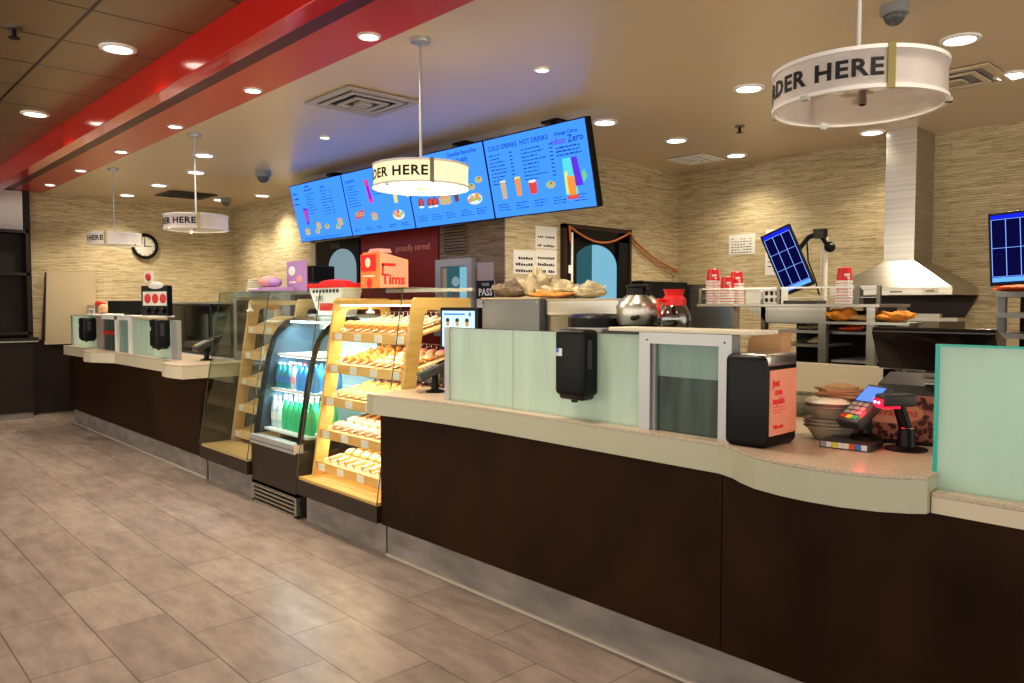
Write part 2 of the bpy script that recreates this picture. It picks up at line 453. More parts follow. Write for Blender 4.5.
# drive window
struct('window_1', 'alu', lambda b: (b.box(-6.26, 4.74, 1.25, -6.18, 4.79, 1.87), b.box(-5.76, 4.74, 1.25, -5.69, 4.79, 1.87),
      b.box(-6.26, 4.74, 1.87, -5.69, 4.79, 1.94), b.box(-6.26, 4.72, 1.18, -5.69, 4.79, 1.25)), 'small aluminium framed drive window in the brown wall')
w = D.objects['window_1']
part('window_pane', 'door_glow_dark', w, lambda b: b.box(-6.18, 4.775, 1.25, -5.76, 4.785, 1.87))
part('outside_view', 'menu_white', w, lambda b: (b.box(-5.90, 4.765, 1.48, -5.77, 4.774, 1.86, 'door_glow'), b.box(-6.17, 4.765, 1.3, -6.11, 4.774, 1.86, 'tan_board'),
      b.ball((-5.97, 4.77, 1.72), .05, 'door_grey', sc_=(1.2, .1, 1)), b.box(-6.02, 4.765, 1.45, -5.92, 4.772, 1.66, 'grey_panel')))
o = box_part('wall_plaque', 'wallpaper_brown', None, -6.13, 4.755, 2.00, -5.80, 4.79, 2.28); tag(o, 'brown ribbed wall panel above the drive window', 'panel')
b = MB()
for i in range(9): b.box(-6.13, 4.748, 2.01 + i * .03, -5.80, 4.756, 2.022 + i * .03)
b.build('rib', 'dark_wood', o)
t = thing('poster', 'pale blank poster above the black notice beside the drive window', 'poster', (-5.53, 4.78, 1.72))
box_part('sheet', 'paper', t, -.12, 0, 0, .11, .01, .17).data.materials[0] = pbr('poster_grey', (.42, .35, .33), .7)
t = thing('notice', 'black and white notice reading PASS hanging under a pale poster', 'sign', (-5.53, 4.78, 1.38))
box_part('sheet', 'paper', t, -.13, 0, 0, .12, .01, .34)
box_part('header', 'ink', t, -.13, -.004, .17, .12, 0, .34)
part('lettering', 'white', t, lambda b: (b.text('PASS', .095, T((0, -.005, .20)) @ FRONT, 'white', align='CENTER', bold=.002), b.text('YOUR', .04, T((0, -.005, .29)) @ FRONT, 'white', align='CENTER'),
      b.box(-.055, -.003, .15, .05, 0, .156, 'ink'), b.box(-.055, -.003, .12, .03, 0, .126, 'ink')))

# door 2 in the kitchen side wall (normal +X)
struct('door_2', 'black', lambda b: (b.box(-5.25, 5.53, .0, -5.20, 5.68, 2.24), b.box(-5.25, 6.33, 0, -5.20, 6.50, 2.24), b.box(-5.25, 5.53, 2.14, -5.20, 6.50, 2.24),
      b.box(-5.25, 5.68, 0, -5.235, 6.33, 2.14)), 'black door with an arched blue-lit window')
d = D.objects['door_2']
def half(lo, hi, b, m, x):
    pts = [p for p in arch(.66, 1.1, 1.0, .22, 16)]
    cl = [(min(max(p[0], lo), hi), p[1]) for p in pts]
    out = []
    for p in cl:
        if not out or (abs(p[0] - out[-1][0]) + abs(p[1] - out[-1][1])) > 1e-4: out.append(p)
    out = [(p[0] + 6.0, p[1]) for p in out]
    b.prism(out, -5.235, x, 'x', m)
part('window_pane', 'door_glow', d, lambda b: half(-.06, .33, b, 'door_glow', -5.228))
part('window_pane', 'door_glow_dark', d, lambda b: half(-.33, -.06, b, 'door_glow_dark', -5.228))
part('door_frame', 'brown_base', d, lambda b: (b.box(-5.25, 5.50, 0, -5.19, 5.535, 2.28), b.box(-5.25, 6.495, 0, -5.19, 6.53, 2.28), b.box(-5.25, 5.50, 2.24, -5.19, 6.53, 2.28)))
t = thing('seal_strip', 'white hanging strip taped down the left edge of the black doorway', 'strip', (-5.20, 5.61, 1.35))
part('strip', 'white', t, lambda b: (b.box(0, -.012, 0, .008, .012, .85), b.box(0, -.05, .45, .01, .0, .53)))
b = MB()
pts = [(-5.18, 5.57, 2.1), (-5.18, 5.555, 2.25)]
for i in range(9):
    u = i / 8; pts.append((-5.18, 5.56 + .93 * u, 2.25 - .13 * math.sin(PI * u)))
for i in range(1, 9):
    u = i / 8; pts.append((-5.22, 6.49 + .87 * u, 2.25 - .36 * u - .05 * math.sin(PI * u)))
b.tube(pts, .011); o = b.build('extension_cord', 'cord_orange'); tag(o, 'thin orange extension cord draped over the black doorway to the corner outlet', 'cord')
b = MB()
pts = [(-5.225, 6.52, 2.19)] + [(-5.225, 6.52 + .84 * i / 6, 2.19 - .38 * i / 6 - .05 * math.sin(PI * i / 6)) for i in range(1, 7)]
b.tube(pts, .006); o = b.build('extension_cord', 'cord_orange'); tag(o, 'lower loop of thin orange wire sagging towards the corner outlet', 'cord')
t = thing('wall_outlet', 'small tan wall outlet in the kitchen corner where the orange cord ends', 'outlet', (-5.25, 7.37, 1.80))
box_part('cover', 'tan_board', t, 0, -.04, 0, .012, .04, .12, .003)
box_part('plug', 'cord_orange', t, .012, -.02, .06, .04, .02, .10, .004)
t = thing('wall_outlet', 'white light switch on the steel panel in the kitchen corner', 'switch', (-5.22, 7.432, 1.60))
box_part('cover', 'white', t, 0, -.012, 0, .08, 0, .075, .003)
box_part('toggle', 'cream_white', t, .03, -.018, .025, .05, -.012, .05)

# papers
def sheet(name, label, M0, w, h, rows, cols, m='ink', rowh=.5, cat='paper', blank_top=.12):
    t = thing(name, label, cat); t.matrix_world = M0
    box_part('sheet', 'paper', t, 0, -.004, 0, w, 0, h)
    def f(b):
        for r in range(rows):
            for c in range(cols):
                if random.random() < .08: continue
                x0 = w * (.1 + .8 * c / cols); z0 = h * (1 - blank_top - (r + 1) * (.8 / rows))
                b.box(x0, -.006, z0, x0 + w * .8 / cols * .7, -.004, z0 + h * .8 / rows * rowh * random.uniform(.6, 1))
    part('print', m, t, f)
    return t
RX = R(PI / 2, 'Z')   # local x -> +Y, local -y -> +X
sheet('notice_sheet', 'white typed sheet pinned highest on the side wall left of the black doorway', T((-5.25, 5.16, 2.03)) @ RX, .285, .21, 2, 9, rowh=.25)
sheet('notice_sheet', 'white typed sheet left below the highest sheet, nearest the brown wall', T((-5.25, 4.875, 1.78)) @ RX, .28, .22, 3, 7, rowh=.45)
sheet('notice_sheet', 'white typed sheet right below the highest sheet, beside the doorway', T((-5.25, 5.16, 1.78)) @ RX, .285, .24, 3, 8, rowh=.45)
sheet('calendar_sheet', 'white grid calendar sheet on the kitchen wall left of the tilted screen', T((-4.59, 7.45, 2.03)), .31, .215, 6, 7, rowh=.3)
sheet('calendar_sheet', 'white sheet partly hidden behind the tilted order screen', T((-4.16, 7.45, 1.80)), .30, .47, 8, 4, rowh=.2)

# ------------------------------------------------------------ ceiling fixtures
def downlight(label, x, y, r=.10, group=None, disc='lamp_disc', rim='white', energy=60, col=(1, .87, .66), size=2.2):
    t = thing('recessed_downlight', label, 'light', (x, y, 3.0), group=group)
    part('trim_ring', rim, t, lambda b: b.lathe([(r * .82, -.001), (r * .82, -.012), (r * 1.05, -.009), (r * 1.08, 0)], seg=28), True)
    part('lamp', disc, t, lambda b: b.lathe([(0, -.004), (r * .82, -.004), (r * .82, -.001)], seg=28))
    if energy:
        l = D.lights.new('downlight_beam', 'SPOT'); l.energy = energy; l.color = col; l.spot_size = size; l.spot_blend = .9; l.shadow_soft_size = .07
        lo = D.objects.new('downlight_beam', l); COL.objects.link(lo); lo.location = (x, y, 2.97)
for i, x in enumerate([-.8, -2.3, -3.785, -5.28, -6.79, -8.26, -9.73, -11.15]):
    downlight(f'bright downlight in the red ceiling band, {ORD[i]} to the camera', x, 2.41, .062, energy=42 if i > 0 else 30)
for i, x in enumerate([-2.85, -4.964, -7.10]):
    downlight(f'round downlight in the dark lounge ceiling, {ORD[i]} to the camera', x, 1.445, .095, disc='lamp_disc_soft', energy=40)
downlight('white downlight of the lounge ceiling at the left edge, far from the beam', -6.9, .95, .09, disc='lamp_disc_soft', energy=30)
KL = [(-1.556, 4.90, 'over the right wall screen'), (-2.893, 4.92, 'left of the nearest ring lamp'), (-4.231, 4.96, 'beside the right end of the menu screens'),
      (-1.561, 5.91, 'at the right edge near the hood'), (-4.248, 5.98, 'in front of the square grille'), (-2.891, 6.96, 'just in front of the steel chimney'), (-4.26, 7.02, 'closest to the kitchen corner')]
for x, y, w_ in KL: downlight('bright round kitchen downlight ' + w_, x, y, .10, energy=24 if 'chimney' in w_ else 32 if 'corner' in w_ else 62)
FL = [(-7.90, 3.08, 'behind the rod of the second ring lamp'), (-8.974, 3.406, 'between the two far ring lamps'), (-10.266, 3.43, 'above the far ring lamp, farther row'),
      (-11.50, 3.417, 'closest to the far end wall'), (-10.267, 4.80, 'by the back wall near the menu screens'), (-11.10, 4.55, 'by the far left back corner')]
for x, y, w_ in FL: downlight('flat white downlight ' + w_, x, y, .10, energy=52, disc='lamp_disc')
for x, y, w_ in [(-3.562, 3.558, 'right of the nearest lit ring lamp'), (-6.317, 3.554, 'left of the big square diffuser')]:
    downlight('tiny round ceiling light ' + w_, x, y, .05, energy=12, disc='lamp_disc_soft')

def diffuser(label, x, y, s, rings=3, dark='black', frame='vent_white'):
    t = thing('ceiling_vent', label, 'vent', (x, y, 3.0))
    box_part('backing', dark, t, -s * .42, -s * .42, -.004, s * .42, s * .42, -.001)
    def f(b):
        for k in range(rings + 1):
            a = s / 2 * (1 - k / (rings + .6)); i = a - s * (.09 if k == 0 else .055)
            z0 = -.006 - .006 * k; 
            for sg in (-1, 1):
                b.box(-a, sg * a if sg < 0 else i, z0 - .012, a, -i if sg < 0 else a, z0)
                b.box(sg * a if sg < 0 else i, -i, z0 - .012, -i if sg < 0 else a, i, z0)
        c = s * .08; b.box(-c, -c, -.03, c, c, -.01)
    part('louvre', frame, t, f)
diffuser('large square ceiling diffuser left of the nearest lit ring lamp', -5.02, 3.14, .62)
diffuser('small white square ceiling grille over the kitchen corner', -4.64, 6.88, .42, 3, 'mid_grey', 'white')
diffuser('flush square ceiling vent behind the nearest ring lamp', -1.85, 5.75, .55, 2, 'mid_grey', 'ceiling_paint')
diffuser('dark square ceiling vent between the far downlights', -10.9, 4.0, .62, 3, 'black', 'dark_grey')

def dome(label, x, y, s=1):
    t = thing('dome_camera', label, 'camera', (x, y, 3.0))
    part('mount', 'mid_grey', t, lambda b: b.lathe([(.075 * s, 0), (.075 * s, -.05 * s), (.065 * s, -.055 * s), (0, -.055 * s)]), True)
    part('dome', 'dome_grey', t, lambda b: b.ball((0, 0, -.055 * s), .058 * s), True)
dome('grey dome security camera on the ceiling left of the menu screens', -8.42, 3.95, 1.15)
dome('small dark dome camera near the far back corner', -10.9, 4.55, 1.0)
dome('dark dome camera at the top edge above the nearest ring lamp', -1.61, 4.11, .9)
def sprinkler(label, x, y):
    t = thing('sprinkler_head', label, 'sprinkler', (x, y, 3.0))
    part('collar', 'steel_dark', t, lambda b: b.lathe([(.04, 0), (.04, -.012), (0, -.012)]))
    part('nozzle', 'black', t, lambda b: (b.cyl((0, 0, -.012), (0, 0, -.055), .012), b.cyl((0, 0, -.055), (0, 0, -.06), .028)))
sprinkler('small dark sprinkler head in the lounge ceiling', -4.98, .925)
sprinkler('small sprinkler head between the kitchen downlights', -3.55, 5.9)

# ------------------------------------------------------------ ring lamps
def ring_lamp(label, x, strap, lit, y=2.65, textw=1.0):
    RR, z0, z1 = .268, 2.155, 2.285
    t = thing('pendant_lamp', label, 'lamp', (x, y, 0))
    side = 'drum_lit' if lit else 'drum_white'
    part('canopy', 'alu', t, lambda b: b.lathe([(0, 2.975), (.055, 2.975), (.058, 2.985), (.058, 3.0)], seg=24), True)
    part('rod', 'alu', t, lambda b: b.cyl((0, 0, 2.2), (0, 0, 2.98), .008, seg=10))
    part('shade', side, t, lambda b: b.lathe([(RR, z0 + .012), (RR, z1 - .012), (RR - .004, z1 - .012), (RR - .004, z0 + .012), (RR, z0 + .012)], seg=72), True)
    part('rim', 'glass_clear' if not lit else 'white', t, lambda b: (b.lathe([(RR - .006, z1 - .012), (RR + .006, z1 - .012), (RR + .006, z1), (RR - .006, z1), (RR - .006, z1 - .012)], 'white', 72),
         b.lathe([(RR - .006, z0), (RR + .006, z0), (RR + .006, z0 + .012), (RR - .006, z0 + .012), (RR - .006, z0)], 'white', 72)), True)
    if lit:
        part('bottom_diffuser', 'drum_lit_bottom', t, lambda b: b.lathe([(0, z0 + .004), (RR - .006, z0 + .004), (RR - .006, z0 + .010), (0, z0 + .010)], seg=48))
        part('finial', 'brass', t, lambda b: b.cyl((0, 0, z0 - .006), (0, 0, z0 + .004), .018))
    else:
        def ins(b):
            for k in range(3):
                a = k * 2 * PI / 3 + .5
                b.cyl((0, 0, z1 - .03), (RR * .98 * math.cos(a), RR * .98 * math.sin(a), z1 - .03), .006, seg=6)
            b.box(-.05, -.03, z0 + .05, .05, .03, z0 + .09); b.cyl((0, 0, z0 + .02), (0, 0, z0 + .09), .02, seg=10)
        part('lamp_holder', 'cream_white', t, ins)
        part('bottom_diffuser', 'veil', t, lambda b: b.lathe([(0, z0 + .004), (RR - .006, z0 + .004)], seg=48))
        part('socket', 'black', t, lambda b: (b.cyl((.03, -.03, z0 + .012), (.03, -.03, z0 + .05), .012, seg=8), b.ball((.03, -.03, z0 + .015), .016, u=8, v=6)))
    # text: angle measured as bearing (rad) from camera forward, pointing back toward viewer
    fwd = math.atan2(math.sin(math.radians(42.78)), -math.cos(math.radians(42.78)))
    sa = fwd + PI - math.radians(-strap)      # centre of strap, world angle
    def bend_at(a0):
        def f(co):
            a = a0 + 1.12 * co.x / (RR + .003); r = RR + .003 + co.z
            return Vector((r * math.cos(a), r * math.sin(a), co.y))
        return f
    for k in range(3):
        a = sa + k * 2 * PI / 3
        def st(b, a=a):
            m = R(a, 'Z')
            b.box(RR + .002, -.011, z0 - .002, RR + .010, .011, z1 + .003, mtx=m)
        part('strap', 'brass' if not lit else 'steel_dark', t, st)
        part('clip', 'chrome', t, lambda b, a=a: b.box(RR - .01, -.012, z0 - .008, RR + .012, .012, z0 + .006, mtx=R(a + 1.15, 'Z')))
        if k: continue
        b = MB()
        b.text('ORDER HERE', .073, T((0, 0, z0 + .040)), 'ink', ext=.0006, align='RIGHT', bold=.0022, spacing=1.12, bend=bend_at(a - .075))
        # serifs are too small to read at this distance
        b.build('lettering', 'ink', t)
    if lit:
        l = D.lights.new('pendant_glow', 'POINT'); l.energy = 16; l.color = (1, .85, .6); l.shadow_soft_size = .12
        lo = D.objects.new('pendant_glow', l); COL.objects.link(lo); lo.location = (x, y, z0 - .12)
ring_lamp('unlit white ring lamp reading ORDER HERE hanging nearest the camera over the register', -1.152, -4, False)
ring_lamp('glowing ring lamp reading ORDER HERE hanging in front of the menu screens', -3.628, 19, True)
ring_lamp('white ring lamp reading ORDER HERE hanging above the empty pastry case', -7.0, 26, False)
ring_lamp('farthest ring lamp reading ORDER HERE hanging in front of the wall clock', -9.385, 7, False)

# ------------------------------------------------------------ menu screens
ZT, ZB, YT, YB = 2.892, 2.235, 4.35, 4.50
X0m, WM = -8.59, 1.172
def panel_food(b, kind, x, y, s):
    e = .003
    def disc(cx, cy, rx, ry, m, n=14, h=e):
        b.prism([(cx + rx * math.cos(2 * PI * i / n), cy + ry * math.sin(2 * PI * i / n)) for i in range(n)], .001, h, 'z', m)
    if kind == 'glass':
        m1, m2 = s
        b.prism([(x - .026, y), (x + .026, y), (x + .033, y + .14), (x - .033, y + .14)], .001, e, 'z', m1)
        b.prism([(x - .033, y + .14), (x + .033, y + .14), (x + .03, y + .155), (x - .03, y + .155)], .001, e, 'z', m2)
    elif kind == 'mug':
        b.prism([(x - .04, y), (x + .04, y), (x + .045, y + .10), (x - .045, y + .10)], .001, e, 'z', s)
        disc(x, y + .10, .045, .012, 'menu_white', h=e + .001)
    elif kind == 'sandwich':
        disc(x, y, .055, .022, 'menu_tan'); disc(x, y + .018, .050, .012, 'menu_green', h=e + .001); disc(x, y + .034, .052, .024, 'menu_tan', h=e + .002); disc(x - .01, y + .05, .03, .012, 'menu_orange', h=e + .003)
    elif kind == 'bowl':
        disc(x, y, .05, .03, 'menu_tan'); disc(x, y + .01, .035, .018, 'menu_green', h=e + .001); disc(x + .01, y + .012, .014, .01, 'menu_red', h=e + .002)
    elif kind == 'box':
        b.prism([(x - .09, y - .03), (x + .08, y), (x + .1, y + .07), (x - .07, y + .04)], .001, e, 'z', 'menu_red')
        for k in range(8): disc(x - .055 + k % 4 * .042, y + .01 + k // 4 * .025, .015, .011, 'menu_tan', 10, e + .001)
    elif kind == 'donut':
        disc(x, y, .045, .045, 'menu_brown'); disc(x + .005, y + .005, .03, .03, 'menu_red', h=e + .001); disc(x, y - .04, .04, .012, 'menu_white')
    elif kind == 'plate':
        disc(x, y, .10, .05, 'menu_white'); 
        for k in range(7): disc(x + random.uniform(-.07, .07), y + random.uniform(-.02, .035), .028, .02, random.choice(['menu_green', 'menu_red', 'menu_tan', 'menu_orange']), 10, e + .001 + .0003 * k)
def menu_screen(i, label, build):
    x0 = X0m + i * WM
    t = thing('menu_screen', label, 'screen', group=None)
    zv = Vector((0, YT - YB, ZT - ZB)); H_ = zv.length; up = zv.normalized(); rt = Vector((1, 0, 0)); nn = rt.cross(up)   # faces -Y
    m = Matrix((( rt.x, up.x, nn.x, x0), (rt.y, up.y, nn.y, YB), (rt.z, up.z, nn.z, ZB), (0, 0, 0, 1)))
    t.matrix_world = m
    g = .004
    part('housing', 'black', t, lambda b: b.box(g, 0, -.07, WM - g, H_, -.002, bev=.004))
    part('display', 'menu_blue', t, lambda b: b.box(g + .008, .010, -.002, WM - g - .008, H_ - .010, .001))
    bt = MB(); bf = MB()
    build(bt, bf, WM, H_)
    bt.build('menu_text', 'menu_ink', t); bf.build('menu_picture', 'menu_tan', t)
    part('bracket', 'black', t, lambda b: (b.box(WM / 2 - .15, H_ * .3, -.10, WM / 2 + .15, H_ * .7, -.07)))
    return t
def lines(b, x, y, n, w, h=.008, gap=.027, price=None):
    for k in range(n):
        yy = y - k * gap; xx = x
        L_ = w * random.uniform(.55, 1)
        while xx < x + L_:
            ww = random.uniform(.02, .06); b.box(xx, yy, .001, min(xx + ww, x + L_), yy + h * random.uniform(.7, 1.1), .0022); xx += ww + .010
        if price: b.box(x + price, yy, .001, x + price + .035, yy + h, .0022)
def tx(b, s_, x, y, size, m='menu_ink', bold=.0006): b.text(s_, size, T((x, y, .0012)), m, ext=.0006, bold=bold)
def m1(b, f, W, H):
    lines(b, .05, .56, 3, .14, .016, .06); lines(b, .36, .62, 1, .12, .014)
    lines(b, .34, .54, 8, .20, .008, .032); lines(b, .68, .54, 9, .22, .008, .032, .20)
    tx(b, 'BREAKFAST', .33, .575, .035); tx(b, 'LUNCH', .68, .575, .035)
    f.prism([(.24, .20), (.29, .20), (.32, .38), (.22, .40)], .001, .003, 'z', 'menu_purple'); f.prism([(.245, .23), (.28, .23), (.30, .36), (.24, .37)], .001, .004, 'z', 'menu_pink')
    for x, y in [(.22, .10), (.45, .11), (.68, .15), (.92, .13)]: panel_food(f, 'bowl' if x > .4 else 'sandwich', x, y, 0)
    panel_food(f, 'sandwich', .50, .15, 0); panel_food(f, 'sandwich', .98, .16, 0)
    lines(b, .12, .04, 2, .95, .006, .018)
def m2(b, f, W, H):
    tx(b, 'DONUTS', .06, .56, .045); lines(b, .06, .52, 8, .24, .008, .03)
    f.prism([(.46, .32), (.53, .32), (.50, .56), (.43, .56)], .001, .003, 'z', 'menu_pink'); f.prism([(.475, .36), (.51, .36), (.49, .5), (.455, .5)], .001, .004, 'z', 'menu_purple')
    panel_food(f, 'box', .22, .20, 0); panel_food(f, 'sandwich', .50, .16, 0)
    panel_food(f, 'glass', .93, .28, ('menu_yellow', 'menu_green')); panel_food(f, 'plate', .93, .16, 0)
    for k in range(5): lines(b, .07 + k * .22, .07, 2, .15, .007, .02)
    lines(b, .55, .45, 3, .2)
def m3(b, f, W, H):
    tx(b, 'BAKERY', .18, .58, .05); tx(b, 'Canadian favourites', .66, .60, .052); tx(b, 'Fresh daily', .70, .54, .055)
    lines(b, .06, .52, 5, .4, .009, .03)
    panel_food(f, 'donut', .16, .24, 0)
    for x in (.30, .38): panel_food(f, 'donut', x, .23, 0)
    for x in (.50, .57): panel_food(f, 'sandwich', x, .21, 0)
    panel_food(f, 'glass', .70, .20, ('menu_brown', 'menu_tan')); panel_food(f, 'plate', .95, .20, 0); panel_food(f, 'bowl', .93, .31, 0); panel_food(f, 'bowl', 1.04, .36, 0)
    for k in range(5): lines(b, .07 + k * .22, .11, 3, .18, .007, .022)
def m4(b, f, W, H):
    tx(b, 'COLD DRINKS', .05, .57, .055); tx(b, 'HOT DRINKS', .44, .57, .055)
    lines(b, .05, .525, 9, .20, .009, .030, .25); lines(b, .44, .525, 9, .28, .009, .030, .32)
    tx(b, 'Orange Citrus', .83, .58, .042); tx(b, 'infusr', .79, .515, .070, 'menu_purple'); tx(b, 'Zero', .965, .515, .078, bold=.001); lines(b, .83, .48, 3, .27, .012, .028)
    panel_food(f, 'glass', .17, .16, ('menu_tan', 'menu_white')); panel_food(f, 'glass', .35, .17, ('menu_orange', 'menu_yellow'))
    panel_food(f, 'mug', .52, .17, 'menu_red'); panel_food(f, 'bowl', .72, .22, 0)
    f.prism([(.87, .12), (1.0, .12), (.99, .40), (.88, .40)], .001, .003, 'z', 'menu_cyan')
    f.prism([(.985, .18), (1.06, .18), (1.03, .40), (.97, .40)], .001, .0035, 'z', 'menu_purple')
    f.prism([(.91, .10), (.98, .10), (.985, .26), (.905, .26)], .001, .005, 'z', 'menu_orange')
    f.prism([(.88, .085), (1.0, .085), (.99, .115), (.89, .115)], .001, .005, 'z', 'menu_red')
    f.prism([(.88, .13), (.92, .13), (.915, .3), (.885, .3)], .001, .0045, 'z', 'menu_yellow')
    f.prism([(1.07, .2), (1.11, .24), (1.09, .3), (1.06, .27)], .001, .004, 'z', 'menu_green')
    for k in range(5): lines(b, .07 + k * .22, .11, 3, .15, .007, .022)
menu_screen(0, 'leftmost blue menu screen listing food with sandwiches along its foot', m1)
menu_screen(1, 'second blue menu screen from the left with a red box of donuts', m2)
menu_screen(2, 'third blue menu screen from the left reading Fresh daily behind the glowing ring lamp', m3)
menu_screen(3, 'rightmost blue menu screen listing cold and hot drinks', m4)
for i in range(4):
    x = X0m + (i + .5) * WM
    t = thing('screen_mount', f'black ceiling mount pole holding the {["leftmost", "second", "third", "rightmost"][i]} menu screen', 'mount', (x, 4.62, 0))
    part('ceiling_plate', 'black', t, lambda b: b.box(-.09, -.06, 2.98, .09, .06, 3.0))
    part('pole', 'black', t, lambda b: b.cyl((0, 0, 2.62), (0, 0, 2.98), .025))
    part('arm', 'black', t, lambda b: b.box(-.06, -.085, 2.58, .06, .03, 2.66))
for i in range(4):   # light thrown by the screens
    l = D.lights.new('screen_glow', 'AREA'); l.shape = 'RECTANGLE'; l.size = 1.1; l.size_y = .6; l.energy = 4.5; l.color = (.40, .55, 1)
    lo = D.objects.new('screen_glow', l); COL.objects.link(lo)
    lo.location = (X0m + (i + .5) * WM, (YT + YB) / 2 - .03, (ZT + ZB) / 2); lo.rotation_euler = (PI / 2 - .22, 0, 0)

# ------------------------------------------------------------ counters
def rect_outline(pts): return pts
def countertop(label, outline, z0, z1, fm, cream=False):
    t = thing('countertop', label, 'countertop')
    part('fascia', fm, t, lambda b: b.prism(outline, z0, z1 - .012, 'z'))
    cx = sum(p[0] for p in outline) / len(outline)
    part('top_surface', 'slab_top', t, lambda b: b.prism(outline, z1 - .011, z1, 'z'))
    return t
def arcpts(x0, x1, y0, y1, peak, n=10):
    out = []
    for i in range(1, n):
        u = i / n; out.append((x0 + (x1 - x0) * u, y0 + (y1 - y0) * u - peak * math.sin(PI * u)))
    return out
# main
out = [(-3.80, 2.90), (-3.86, 2.84), (-3.86, 2.44), (-3.83, 2.405), (-3.76, 2.40), (-3.6, 2.435), (-3.40, 2.465), (-3.2, 2.485), (-3.0, 2.50), (-1.575, 2.505)]
out += [(-1.50, 2.475), (-1.44, 2.43), (-1.36, 2.385), (-1.25, 2.358), (-1.15, 2.352), (-1.05, 2.362), (-.95, 2.395), (-.88, 2.44), (-.842, 2.475), (-.842, 3.35), (-1.9, 3.35), (-1.9, 2.90)]
countertop('pale green-grey fronted countertop with speckled top under the frosted screens', out, .87, .985, 'slab_front')
for k, (x, y) in enumerate([(-3.20, 2.483), (-2.05, 2.5015)]):
    pass
countertop('lower straight countertop at the right edge carrying the aqua glass', [(-.838, 2.50), (1.6, 2.50), (1.6, 3.35), (-.838, 3.35)], .87, .932, 'slab_front_cream')
# left
out = [(-10.93, 2.9), (-10.93, 2.46), (-9.72, 2.50), (-9.68, 2.42), (-9.55, 2.34), (-9.35, 2.30), (-9.2, 2.33), (-9.05, 2.40), (-8.9, 2.48), (-7.22, 2.50),
       (-7.17, 2.42), (-7.05, 2.345), (-6.9, 2.325), (-6.75, 2.335), (-6.60, 2.36), (-6.60, 2.475), (-6.61, 2.48), (-6.61, 2.95), (-8.4, 2.95)]
countertop('cream fronted countertop of the far left service counter', out, .87, .985, 'slab_front_cream')
def counter_base(label, xs, y0, y1, x_seams, toe_h=.195, top=.87):
    t = thing('service_counter', label, 'counter')
    cuts = [xs[0]] + x_seams + [xs[1]]
    for a, b_ in zip(cuts, cuts[1:]):
        box_part('front_panel', 'brown_laminate', t, a + .002, y0, toe_h, b_ - .002, y1, top)
    box_part('kick_plate', 'toe_metal', t, xs[0], y0 + .045, .0, xs[1], y1 - .02, toe_h)
    box_part('floor_seal', 'caulk', t, xs[0], y0 + .03, 0, xs[1], y0 + .045, .012)
    return t
counter_base('dark brown panelled service counter below the frosted screens', (-3.862, 2.5), 2.515, 3.0, [-1.565])
counter_base('dark brown far left service counter', (-10.90, -6.63), 2.515, 2.92, [])
# corner post at far end
# frosted screens on main counter
def glass_screen(label, x0, x1, z0, z1, posts, joints, mat='frost', y=2.57):
    t = thing('frosted_screen', label, 'screen')
    box_part('glass_panel', mat, t, x0, y, z0, x1, y + .012, z1)
    for p in posts: box_part('post', 'alu', t, p[0], y - .012, z0, p[1], y + .028, p[2] if len(p) > 2 else z1 + .004)
    for j in joints: box_part('joint', 'alu', t, j - .003, y - .003, z0, j + .003, y, z1)
    box_part('top_edge', 'glass_edge_dark', t, x0, y, z1, x1, y + .012, z1 + .003)
    return t
glass_screen('long frosted pale green glass screen on the main counter', -3.265, -1.985, .985, 1.372, [(-3.30, -3.262)], [-2.77])
def pass_box(label, x0, x1, zs=1.385, innery=2.57, shelf=(None, None), split=.5, mats=('frost_dark', 'frost_upper')):
    t = thing('pass_through_frame', label, 'frame')
    y = innery
    box_part('post', 'alu', t, x0, y - .02, .985, x0 + .055, y + .04, zs)
    box_part('post', 'alu', t, x1 - .055, y - .02, .985, x1, y + .04, zs)
    box_part('header', 'alu', t, x0 + .055, y - .02, zs - .045, x1 - .055, y + .04, zs)
    box_part('inner_rail', 'mid_grey', t, x0 + .058, y - .008, .985, x0 + .075, y + .03, zs - .045)
    box_part('lower_glass', mats[0], t, x0 + .075, y + .008, .985, x1 - .055, y + .018, .985 + .36 * .62)
    box_part('upper_glass', mats[1], t, x0 + .075, y + .008, .985 + .36 * .62, x1 - .055, y + .018, zs - .045)
    part('screw', 'black', t, lambda b: [b.cyl((xx, y - .021, zs - .03), (xx, y - .019, zs - .03), .004, seg=8) for xx in (x0 + .04, x1 - .03)])
    return t
pass_box('aluminium framed streaked glass opening beside the napkin dispenser', -1.985, -1.555)
def shelf(label, x0, x1, y0, y1, z, m='cream_white', legx=()):
    t = thing('ledge', label, 'shelf')
    box_part('board', m, t, x0, y0, z, x1, y1, z + .016, .003)
    return t
shelf('thin cream ledge on top of the framed glass opening', -2.15, -1.46, 2.55, 2.72, 1.386)
# left screens
glass_screen('frosted green glass screen at the far left end of the far counter', -10.93, -9.80, .985, 1.358, [(-10.96, -10.90)], [])
t = thing('pass_through_frame', 'white framed opening with red inner stripe on the far left counter', 'frame')
for a in ((-9.80, -9.60), (-9.12, -9.04), (-8.66, -8.58)): box_part('post', 'white' if a[0] != -9.80 else 'frost_pink', t, a[0], 2.55, .985, a[1], 2.61, 1.365)
box_part('header', 'white', t, -9.60, 2.55, 1.33, -8.66, 2.61, 1.365)
box_part('dark_glass', 'frost_dark', t, -9.60, 2.575, .985, -9.12, 2.585, 1.33)
box_part('red_stripe', 'red', t, -9.60, 2.566, 1.16, -9.12, 2.574, 1.20)
box_part('glass_panel', 'frost_upper', t, -9.04, 2.575, .985, -8.66, 2.585, 1.33)
glass_screen('frosted green glass screen left of the far payment terminal', -8.58, -7.42, .985, 1.345, [(-7.42, -7.27)], [])
shelf('thin white ledge on the far left counter frame', -10.2, -7.95, 2.53, 2.78, 1.368, 'white')
